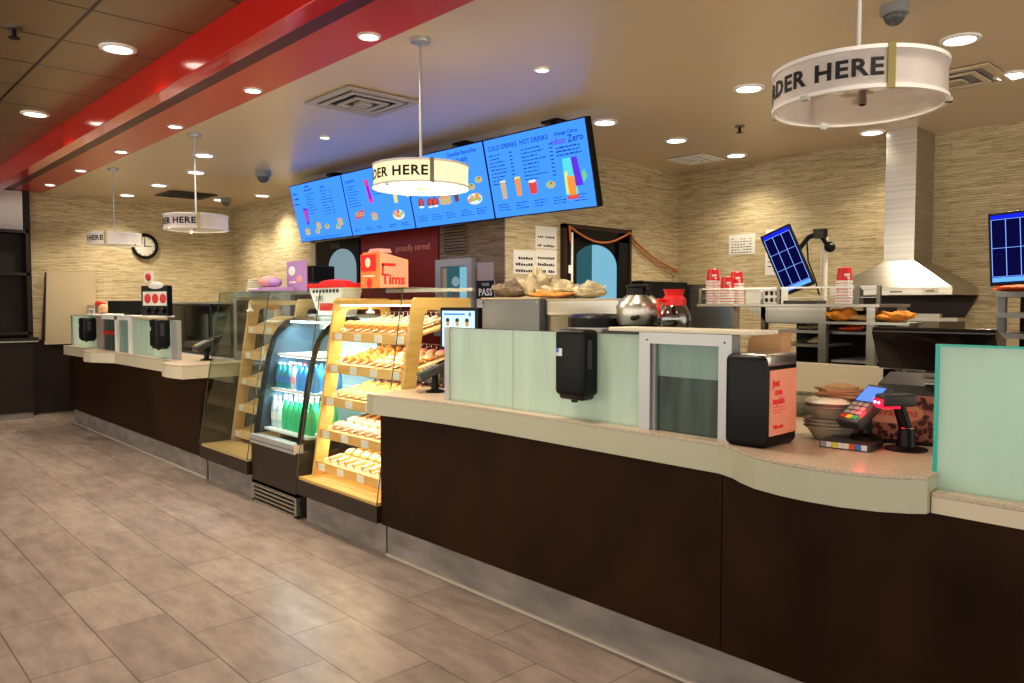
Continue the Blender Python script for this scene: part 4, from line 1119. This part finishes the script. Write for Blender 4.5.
part('bag_body', 'tan_paper', t, lambda b: b.prism([(-.02, -.30), (.14, -.30), (.15, .09), (.155, .105), (.09, .10), (.03, .095), (.01, .07)], -.04, .04, 'y'))
t.location = (-1.62, 2.80, 1.287)

# pulp carriers
def carrier(z, i):
    t = thing('pulp_tray', ['brown pulp takeout bowl at the bottom of the stack beside the napkin dispenser', 'brown pulp takeout bowl second in the stack', 'brown pulp bowl in the middle of the stack', 'brown pulp bowl second from the top of the stack',
         'topmost brown pulp bowl of the stack'][i], 'takeout tray', (-1.335, 2.90, z), .5)
    def f(b):
        n = 16
        for (r0, z0, r1, z1) in ((.060, 0, .088, .045), (.088, .045, .100, .052)):
            b.lathe([(r0, z0), (r1, z1)], 'pulp', n)
        b.lathe([(0, 0), (.060, 0)], 'pulp', n)
        b.lathe([(.100, .052), (.100, .048), (.088, .041)], 'pulp', n)
        for v in b.bm.verts: v.co.x *= 1.0; v.co.y *= .85
    part('bowl', 'pulp', t, f, True)
    return t
for i, z in enumerate([.985, .999, 1.013, 1.062, 1.076]): carrier(z, i)
t = thing('takeout_cover', 'upturned pale pulp lid lying on the brown bowl stack', 'lid', (-1.335, 2.90, 1.128), .5)
part('lid', 'cream_white', t, lambda b: b.lathe([(0, .022), (.07, .020), (.10, .004), (.102, 0)], seg=16), True)
t = thing('napkin_pile', 'crumpled brown napkins on top of the pulp bowl stack', 'napkins', (-1.25, 2.98, 1.145))
def nap(b):
    for i in range(3):
        m = T((0, 0, i * .01)) @ R(i * .4, 'Z')
        b.box(-.08, -.07, 0, .08, .07, .009, mtx=m)
    b.ball((0, 0, .03), .05, sc_=(1.3, 1, .35))
part('napkin', 'brown_paper', t, nap)
t.location = (-1.31, 2.93, 1.150)
# card box under terminal
t = thing('card_box', 'flat grey box with a strip of coloured stickers under the card terminal', 'box', (-1.285, 2.70, .985), math.radians(6))
box_part('case', 'dark_grey', t, 0, 0, 0, .175, .15, .026, .003)
part('sticker_strip', 'paper', t, lambda b: [b.box(.005 + i * .02, -.002, .004, .024 + i * .02, 0, .023, m_) for i, m_ in enumerate(['mid_grey', 'paper', 'yellow_key', 'paper', 'paper', 'orange', 'blue', 'label_white'])])
# scanner
t = thing('barcode_scanner', 'black hand scanner glowing red on its round stand', 'scanner', (-1.05, 2.87, .985), .9)
part('stand_base', 'black', t, lambda b: b.lathe([(0, 0), (.07, 0), (.07, .006), (.04, .014), (0, .016)], seg=24), True)
part('stand_post', 'black', t, lambda b: b.cyl((0, 0, .012), (0, 0, .075), .032, .026), True)
part('grip', 'black', t, lambda b: b.cyl((0, 0, .07), (-.035, 0, .17), .021, .02), True)
part('collar', 'chrome', t, lambda b: b.torus((0, 0, .078), .024, .003, u=16, v=6))
part('head', 'dark_grey', t, lambda b: b.box(-.105, -.032, .155, .02, .032, .20, bev=.012, seg=3, mtx=None), True)
part('scan_window', 'scan_red', t, lambda b: (b.box(-.109, -.026, .158, -.103, .026, .182), b.ball((-.11, -.012, .17), .005, 'scan_hot'), b.ball((-.11, .012, .17), .005, 'scan_hot'), b.box(-.10, -.027, .150, -.04, .027, .156)))
l = D.lights.new('scanner_glow', 'POINT'); l.energy = .13; l.color = (1, .02, .03); l.shadow_soft_size = .01
lo = D.objects.new('scanner_glow', l); COL.objects.link(lo); lo.location = (-1.17, 2.78, 1.12)
# card display with beans
t = thing('counter_card', 'coffee bean picture card with peach oval behind the scanner', 'sign', (-1.13, 3.02, .985), math.radians(14))
box_part('card', 'bean_bg', t, -.20, 0, 0, .12, .01, .175)
def beans(b):
    for i in range(120):
        x, z = random.uniform(-.19, .11), random.uniform(.008, .165)
        if ((x + .04) / .125) ** 2 + ((z - .11) / .045) ** 2 < 1: continue
        b.ball((x, -.002, z), .009, 'coffee_bean', 8, 5, (1.2, .3, .8), R(random.uniform(0, 3), 'Y'))
part('bean_print', 'coffee_bean', t, beans)
part('oval', 'salmon_card', t, lambda b: b.prism([(-.04 + .12 * math.cos(a * PI / 12), .11 + .042 * math.sin(a * PI / 12)) for a in range(24)], -.006, -.001, 'y'))
part('lettering', 'red', t, lambda b: b.text('Innovations', .042, T((-.035, -.007, .098)) @ FRONT, 'red', align='CENTER'))
box_part('foot', 'black', t, -.20, -.05, 0, .12, .0, .008)
# register
t = thing('cash_register', 'large black register with tilted screen seen from behind at the right', 'register', (-1.02, 3.24, .985))
part('base', 'dark_grey', t, lambda b: (b.prism([(-.10, 0), (-.02, .195), (.10, .235), (.10, 0)], -.27, .24, 'x', 'dark_grey')))
part('neck', 'steel_dark', t, lambda b: (b.box(-.10, .0, .20, .20, .06, .29, 'dark_grey'), b.box(-.10, -.04, .232, .02, .0, .25, 'steel_dark'), b.box(-.10, -.05, .215, .2, -.0, .228, 'mid_grey')))
part('screen_back', 'black_gloss', t, lambda b: b.prism([(.0, .385), (-.10, .42), (-.12, .405), (-.04, .26), (.02, .25)], -.26, .17, 'x', 'black_gloss'))
part('top_tube', 'black_gloss', t, lambda b: b.cyl((-.26, -.10, .408), (.17, -.10, .408), .018), True)
part('sticker', 'white', t, lambda b: b.box(-.09, -.042, .205, -.04, -.04, .212))

# small blue monitor behind glass
t = thing('customer_display', 'small light blue screen showing people left above the frosted screen', 'monitor', (-3.55, 2.86, .985))
part('housing', 'black', t, lambda b: b.box(-.18, 0, .24, .17, .04, .495, bev=.006))
part('display', 'screen_light', t, lambda b: b.box(-.155, -.003, .26, .145, 0, .475))
part('picture', 'ink', t, lambda b: ([b.ball((-.10 + i * .09, -.004, .405), .018, 'tan_paper', sc_=(1, .15, 1.2)) for i in range(3)], [b.ball((-.10 + i * .09, -.005, .42), .018, 'ink', sc_=(1, .15, .7)) for i in range(3)],
     [b.box(-.125 + i * .09, -.005, .262, -.075 + i * .09, -.003, .385, 'white') for i in range(3)], b.box(-.14, -.004, .45, .06, -.003, .460, 'blue'), b.prism([(.09, .455), (.105, .44), (.12, .455), (.105, .47)], -.005, -.003, 'y', 'blue')))
part('stand', 'black', t, lambda b: (b.cyl((0, .03, .0), (0, .03, .26), .02), b.box(-.08, -.04, 0, .08, .1, .012)))

# grey machine box and brewer
t = thing('hot_water_unit', 'grey sided machine box behind the frosted screen with bags on top', 'appliance', (-3.57, 3.32, 0))
t.location = (-3.715, 3.44, .92)
part('housing', 'grey_panel', t, lambda b: b.box(-.28, -.02, 0, .27, .50, .615, bev=.004))
part('top_edge', 'tan_board', t, lambda b: b.box(-.285, -.025, .612, .275, .5, .622))
part('screw', 'chrome', t, lambda b: [b.cyl((s_, -.024, .59), (s_, -.02, .59), .007, seg=8) for s_ in (-.26, .25)])
t = thing('heated_cabinet', 'stainless topped warming cabinet behind the frosted screen', 'appliance', (-2.98, 3.46, .92))
t.location = (-3.115, 3.46, .92)
part('hood_panel', 'steel', t, lambda b: (b.box(-.31, 0, .51, .32, .45, .605, bev=.004)))
part('glass_front', 'steel_dark', t, lambda b: b.box(-.31, .01, .40, .32, .45, .51))
part('lower_body', 'dark_grey', t, lambda b: b.box(-.31, 0, 0, .32, .45, .40))
part('hinge', 'black', t, lambda b: (b.ball((.29, -.01, .56), .022), b.ball((.29, -.01, .515), .022)))
part('rail', 'tan_board', t, lambda b: b.box(-.31, -.005, .605, .32, .45, .612))
t = thing('coffee_warmer', 'round black topped steel urn in front of the warming cabinet', 'appliance', (-2.78, 3.26, .92))
t.location = (-2.82, 3.2, .90)
cabinet('narrow steel shelf cabinet right behind the frosted screen', -3.1, -1.95, 3.05, 3.40, .92, 'steel_dark', doors=2)
t.location = (-2.795, 3.22, .92)
part('drum', 'steel', t, lambda b: b.lathe([(0, 0), (.155, 0), (.155, .49), (.15, .495)], seg=32), True)
part('lid', 'black', t, lambda b: b.lathe([(.158, .455), (.158, .505), (.13, .525), (0, .53)], seg=32), True)
# brewer base for the pots
t = thing('coffee_brewer', 'black brewer stand under the airpot and the decanter', 'appliance', (-2.45, 3.24, .92))
part('body', 'dark_grey', t, lambda b: b.box(-.18, -.15, 0, .22, .14, .452, bev=.005))
part('warmer_plate', 'black', t, lambda b: (b.cyl((-.075, 0, .452), (-.075, 0, .467), .11, seg=24), b.cyl((.145, 0, .452), (.145, 0, .467), .075, seg=24)))
t = thing('airpot', 'steel coffee airpot with black collar on the brewer', 'coffee pot', (-2.525, 3.24, 1.387)); t.scale = (1.08, 1.08, 1.03)
part('body', 'steel', t, lambda b: b.lathe([(0, 0), (.095, 0), (.105, .02), (.108, .09), (.098, .125), (.06, .155), (.058, .16), (0, .16)], seg=28), True)
part('collar', 'black', t, lambda b: b.lathe([(.06, .155), (.06, .19), (.066, .195), (.066, .205), (.04, .21), (0, .21)], seg=24), True)
part('handle', 'black', t, lambda b: b.tube([(.06, -.02, .19), (.085, -.04, .18), (.09, -.04, .15)], .008))
part('badge', 'black', t, lambda b: (b.ball((.045, -.098, .04), .018, sc_=(1.3, .3, .7)), b.ball((.062, -.09, .045), .012, 'brown_base')))
part('base_ring', 'black', t, lambda b: b.lathe([(0, -.0), (.098, -.0), (.098, .016), (.09, .016)], seg=28))
t = thing('coffee_decanter', 'glass coffee decanter with red collar half full of coffee', 'coffee pot', (-2.30, 3.24, 1.372))
t.location = (-2.305, 3.24, 1.387); t.scale = (1.1, 1.1, 1.1)
part('glass_bowl', 'glass_bowl_m', t, lambda b: b.lathe([(0, 0), (.07, 0), (.078, .03), (.072, .06), (.05, .10), (.038, .115)], seg=24), True)
part('coffee_fill', 'coffee', t, lambda b: b.lathe([(0, .003), (.066, .003), (.074, .03), (.070, .055), (0, .055)], seg=24), True)
part('collar', 'red_bright', t, lambda b: (b.lathe([(.052, .095), (.054, .125), (.04, .14), (.046, .165), (.05, .17), (0, .17)], seg=20)), True)
part('handle', 'red_bright', t, lambda b: b.tube([(-.03, -.045, .12), (-.02, -.09, .12), (-.01, -.10, .08), (-.01, -.085, .05)], .008))

# bags heap
def blob(nm, lab, cat, loc, sx, sy, sz, m, seed=0, rz=0, pname='pouch'):
    t = thing(nm, lab, cat, loc, rz)
    def f(b):
        rr = random.Random(seed)
        b.ball((0, 0, sz), 1, u=30, v=20, sc_=(sx, sy, sz))
        for v in b.bm.verts:
            p = Vector((v.co.x * 14 + seed * 3.1, v.co.y * 14, v.co.z * 22))
            k = 1 + .55 * mnoise.noise(p) + .30 * mnoise.noise(p * 2.3) + .12 * abs(mnoise.noise(p * 5))
            v.co.x *= k; v.co.y *= k; v.co.z = max(0, v.co.z * (.85 * k))
    part(pname, m, t, f, True)
    return t
blob('plastic_bag', 'grey-brown bag at the left of the heap on the grey machine', 'bag', (-3.90, 3.62, 1.543), .13, .12, .055, 'bag_grey', 1)
blob('plastic_bag', 'tall folded beige bag in the heap on the grey machine', 'bag', (-3.72, 3.66, 1.543), .12, .08, .09, 'bag_beige', 2)
blob('plastic_bag', 'clear yellowish bag of buns in the middle of the heap', 'bag', (-3.46, 3.68, 1.543), .17, .12, .05, 'bag_clear', 3)
blob('plastic_bag', 'clear bag at the right end of the heap on the steel cabinet', 'bag', (-3.20, 3.62, 1.535), .10, .10, .05, 'bag_clear', 5)
blob('bun_packet', 'flat orange-brown packet lying in front of the bag heap', 'packet', (-3.42, 3.50, 1.543), .17, .04, .022, 'croissant', 4)

# dark console on side wall behind pots
t = thing('wall_oven', 'black appliance with blue light strip in the kitchen corner', 'appliance', (-5.0, 7.0, 0))
part('housing', 'black', t, lambda b: b.box(-.25, -.35, 0, -.10, .45, 1.74))
part('light_bar', 'blue', t, lambda b: b.box(-.10, -.33, 1.5, -.097, -.30, 1.70, 'grid_blue'))
part('top_edge', 'steel', t, lambda b: b.box(-.25, -.35, 1.74, -.10, .45, 1.75))
t.location = (-4.99, 6.95, 0)

# ------------------------------------------------------------ kitchen pass table
t = thing('pass_table', 'stainless order shelf with guard rails at eye level in the kitchen', 'table', (0, 0, 0))
Y0, Y1 = 4.28, 4.72
part('top_shelf', 'steel', t, lambda b: b.box(-2.87, Y0, 1.482, -1.72, Y1, 1.50, bev=.003))
part('hood_panel', 'steel', t, lambda b: (b.prism([(-2.52, 1.482), (-2.06, 1.482), (-2.06, 1.39), (-2.38, 1.39)], Y0 + .01, Y0 + .02, 'y'), b.box(-2.42, Y0 + .02, 1.385, -2.02, Y0 + .03, 1.40, 'steel_dark')))
for x in (-2.06, -1.79): 
    part('leg', 'steel', t, lambda b, x=x: b.box(x, Y0 + .01, 0, x + .045, Y0 + .05, 1.482))
for x in (-2.42,): part('leg', 'steel_dark', t, lambda b, x=x: b.box(x, Y0 + .01, 0, x + .03, Y0 + .05, 1.482))
for x in (-2.86, -1.78): part('leg', 'steel', t, lambda b, x=x: b.box(x, Y1 - .04, 0, x + .04, Y1, 1.482))
for z in (.95, 1.12, 1.25, 1.33): part('rack_shelf', 'steel', t, lambda b, z=z: b.box(-2.40, Y0 + .05, z, -2.05, Y1, z + .018))
for z in (1.17, 1.33): part('rack_shelf', 'mid_grey', t, lambda b, z=z: b.box(-2.0, Y0 + .05, z, -1.79, Y1, z + .014))
part('back_panel', 'black', t, lambda b: (b.box(-2.40, Y1 - .02, .9, -1.79, Y1, 1.46)))
for x in (-2.86, -2.32, -1.86, -1.74): part('rail_post', 'steel_dark', t, lambda b, x=x: b.box(x, Y0 + .01, 1.50, x + (.02 if x != -1.86 else .03), Y0 + .03, 1.60))
part('guard_rail', 'steel', t, lambda b: (b.box(-2.86, Y0 + .014, 1.59, -1.72, Y0 + .024, 1.60), b.box(-2.86, Y0 + .014, 1.535, -1.72, Y0 + .018, 1.539)))
part('side_shelf', 'steel', t, lambda b: b.box(-2.02, 4.24, 1.388, -1.55, 4.42, 1.402))
part('leg', 'steel_dark', t, lambda b: b.box(-1.60, 4.38, 0, -1.57, 4.42, 1.388))
# things in rack
blob('oven_glove', 'orange oven glove crumpled at the left under the order shelf', 'glove', (-1.95, 4.33, 1.405), .08, .06, .035, 'orange_glove', 6)
blob('oven_glove', 'orange oven glove crumpled at the right end under the order shelf', 'glove', (-1.66, 4.33, 1.405), .09, .06, .035, 'orange_glove', 8)
blob('towel', 'tan towel lying between the two orange gloves', 'towel', (-1.80, 4.35, 1.405), .10, .06, .02, 'tan_paper', 9)
blob('red_packet', 'red-orange packet on a shelf under the gloves', 'packet', (-1.93, 4.40, 1.344), .06, .05, .018, 'orange', 10)
blob('food_wrap', 'yellowish wrapped food on the upper left rack shelf', 'wrap', (-2.18, 4.42, 1.348), .06, .06, .016, 'bag_clear', 11)
blob('food_wrap', 'pale wrapped food on the second rack shelf', 'wrap', (-2.13, 4.40, 1.268), .06, .05, .018, 'bag_beige', 12)
# cups
cup = D.objects.new('paper_cup', None); COL.objects.link(cup)
tag(cup, 'x', 'cup')
part('body', 'red_bright', cup, lambda b: b.lathe([(.043, .002), (.043, .012), (.035, .084), (.031, .087), (0, .087)], seg=18), True)
part('rim', 'white', cup, lambda b: b.lathe([(.042, 0), (.0455, .001), (.0455, .0128), (.042, .0135)], seg=18), True)
part('mark', 'white', cup, lambda b: b.box(-.008, -.040, .04, .022, -.0345, .052))
st = [(-2.80, 4.36, 9, 'leftmost'), (-2.68, 4.335, 6, 'middle'), (-2.685, 4.45, 8, 'rear'), (-1.965, 4.40, 8, 'right-hand single')]
first = True
for x, y, n, w_ in st:
    for k in range(n):
        o = cup if first else dup(cup)
        first = False
        o.location = (x, y, 1.501 + k * .0170); o.rotation_euler = (0, 0, .6)
        top = k == n - 1
        o['label'] = (f'red upturned paper cup on top of the {w_} cup stack' if top else f'upturned cup showing only its white rim inside the {w_} cup stack')
        if not top: o['group'] = f'nested cups in the {w_} stack'
t = thing('carton', 'plain white carton right of the cup stacks on the order shelf', 'box', (-2.565, 4.36, 1.501))
box_part('carton_body', 'white', t, 0, 0, 0, .10, .1, .095, .002)
t = thing('carton', 'white carton printed with small black symbols on the order shelf', 'box', (-2.455, 4.38, 1.501))
box_part('carton_body', 'white', t, 0, 0, 0, .11, .1, .09, .002)
part('print', 'ink', t, lambda b: [b.box(.012 + i * .034, -.002, z, .03 + i * .034, 0, z + .025) for i in range(3) for z in (.012, .052)])
t = thing('bin_box', 'grey steel bin on the right part of the order shelf', 'box', (-2.02, 4.55, 1.501))
box_part('bin_body', 'steel_dark', t, -.02, 0, 0, .06, .1, .085, .002)
t = thing('clipboard', 'dark low tray lying on the order shelf below the tilted screen', 'tray', (-2.30, 4.42, 1.501))
box_part('tray_base', 'dark_grey', t, -.1, 0, 0, .16, .14, .02, .004)

# tilted order screen
def order_screen(label, loc, w, h, tilt, yaw, cols, rows, top):
    t = thing('order_screen', label, 'screen')
    t.matrix_world = T(loc) @ R(yaw, 'Z') @ R(tilt, 'Y')
    part('housing', 'black', t, lambda b: b.box(-w / 2, 0, -h / 2, w / 2, .035, h / 2, bev=.005))
    part('display', 'deep_blue', t, lambda b: b.box(-w / 2 + .013, -.002, -h / 2 + .018, w / 2 - .013, 0, h / 2 - .014))
    def g(b):
        w2, h2 = w / 2 - .016, h / 2 - .02
        for i in range(cols + 1): x = -w2 + 2 * w2 * i / cols; b.box(x - .0015, -.004, -h2 + .03, x + .0015, -.002, h2 - .02)
        for j in range(rows + 1): z = -h2 + .03 + (2 * h2 - .05) * j / rows; b.box(-w2, -.004, z - .0012, w2, -.002, z + .0012)
    part('order_grid', 'grid_line', t, g)
    part('top_bar', 'bright_blue_bar', t, lambda b: b.box(-w / 2 + .014, -.0035, h / 2 - .035, w / 2 - .014, -.002, h / 2 - .016))
    part('bottom_bar', 'grid_blue', t, lambda b: b.box(-w / 2 + .014, -.0035, -h / 2 + .020, w / 2 - .014, -.002, -h / 2 + .045))
    return t
order_screen('order screen tilted on its arm with a blue grid above the kitchen shelf', (-2.527, 4.80, 1.79), .205, .43, math.radians(-23), .25, 3, 3, 1)
order_screen('order screen with a blue grid cut off at the right edge', (-1.075, 5.0, 1.823), .66, .41, math.radians(-3), .05, 9, 2, 1)
t = thing('monitor_arm', 'jointed black monitor arm behind the tilted order screen', 'arm')
part('arm_link', 'black', t, lambda b: (b.tube([(-2.50, 4.86, 1.83), (-2.44, 4.92, 1.94), (-2.38, 4.95, 1.965), (-2.31, 4.95, 1.86)], .016), b.box(-2.41, 4.92, 1.93, -2.34, 4.98, 1.99), b.ball((-2.31, 4.95, 1.87), .035)))
part('pole', 'cream_white', t, lambda b: b.cyl((-2.36, 4.98, 0), (-2.36, 4.98, 1.94), .022))
part('cable', 'black', t, lambda b: b.tube([(-2.44, 4.90, 1.9), (-2.42, 4.88, 1.78), (-2.38, 4.90, 1.66), (-2.37, 4.94, 1.56)], .005, seg=6))
# right shelf post with red lamp
t = thing('wire_rack', 'grey metal rack under the right order screen', 'rack')
part('upright', 'mid_grey', t, lambda b: (b.box(-1.40, 5.15, 0, -1.36, 5.2, 1.55), b.box(-.9, 5.15, 0, -.86, 5.2, 1.55)))
for z in (1.18, 1.30, 1.42, 1.54): part('rack_shelf', 'mid_grey', t, lambda b, z=z: b.box(-1.40, 5.12, z, -.86, 5.5, z + .03))
part('back_panel', 'black', t, lambda b: b.box(-1.36, 5.46, 0, -.9, 5.5, 1.54))
blob('red_bowl', 'red-orange bowl standing on the rack under the right order screen', 'bowl', (-1.32, 5.22, 1.572), .13, .09, .022, 'orange', 13)
t = thing('screen_stand', 'steel pole carrying the right order screen', 'stand')
part('pole', 'steel_dark', t, lambda b: b.cyl((-.95, 5.09, 0), (-.95, 5.09, 1.9), .025))
part('plate', 'black', t, lambda b: b.box(-1.05, 5.035, 1.75, -.85, 5.09, 1.9))

# range hood
t = thing('range_hood', 'stainless chimney hood on the kitchen back wall', 'hood', (-2.67, 7.45, 0))
part('chimney', 'steel', t, lambda b: b.box(-.125, -.42, 1.87, .125, 0, 3.0))
def can(b):
    B = [(-.50, -.64, 1.64), (.50, -.64, 1.64), (.50, 0, 1.64), (-.50, 0, 1.64)]; U = [(-.125, -.42, 1.87), (.125, -.42, 1.87), (.125, 0, 1.87), (-.125, 0, 1.87)]
    for i in range(4): b.quad([B[i], B[(i + 1) % 4], U[(i + 1) % 4], U[i]])
part('canopy', 'steel', t, can)
part('skirt', 'steel', t, lambda b: b.box(-.50, -.64, 1.575, .50, 0, 1.64))
part('control_panel', 'cream_white', t, lambda b: (b.box(.28, -.645, 1.59, .40, -.64, 1.625, 'cream_white'), b.box(.31, -.648, 1.60, .37, -.645, 1.615, 'mid_grey'), b.box(.02, -.643, 1.597, .12, -.64, 1.607, 'ink')))
t = thing('oven_stack', 'dark steel oven under the chimney hood', 'oven', (-2.62, 7.1, 0))
part('housing', 'steel_dark', t, lambda b: b.box(-.50, -.30, 0, .36, .33, 1.36))
part('backsplash', 'steel_dark', t, lambda b: (b.prism([(-.5, 1.36), (.34, 1.36), (.46, 1.575), (-.5, 1.575)], .30, .34, 'y', 'brown_base')))
part('handle', 'black', t, lambda b: b.cyl((-.4, -.33, 1.2), (.28, -.33, 1.2), .015))
part('top_tray', 'steel', t, lambda b: b.box(-.50, -.30, 1.36, .50, .1, 1.39))
part('lower_shelf', 'steel', t, lambda b: b.box(-.22, -.28, 1.39, .36, -.22, 1.42))
# sandwich station behind register
t = thing('sandwich_station', 'pale steel backed prep station behind the takeout bowls', 'prep station', (-1.9, 3.5, 0))
t.location = (-1.575, 3.45, 0)
part('cabinet_body', 'steel', t, lambda b: b.box(-.30, .05, 0, .2, .6, 1.09))
part('back_guard', 'cream_white', t, lambda b: b.box(-.30, .02, 1.09, .192, .05, 1.225))
part('tray', 'steel', t, lambda b: (b.box(-.3, -.05, 1.05, .2, .05, 1.075)))
part('worktop', 'steel', t, lambda b: b.box(-.30, .05, 1.09, .2, .6, 1.105))

# ------------------------------------------------------------ world and render look
wd = D.worlds.new('world'); sc.world = wd; wd.use_nodes = True
bg = wd.node_tree.nodes['Background']; bg.inputs[0].default_value = (1, .93, .82, 1); bg.inputs[1].default_value = 1.1
sc.view_settings.view_transform = 'Standard'
sc.view_settings.look = 'Medium High Contrast'
sc.view_settings.exposure = 0.72
sc.cycles.use_denoising = True
sc.cycles.max_bounces = 8
sc.cycles.transparent_max_bounces = 16
sc.cycles.sample_clamp_indirect = 6
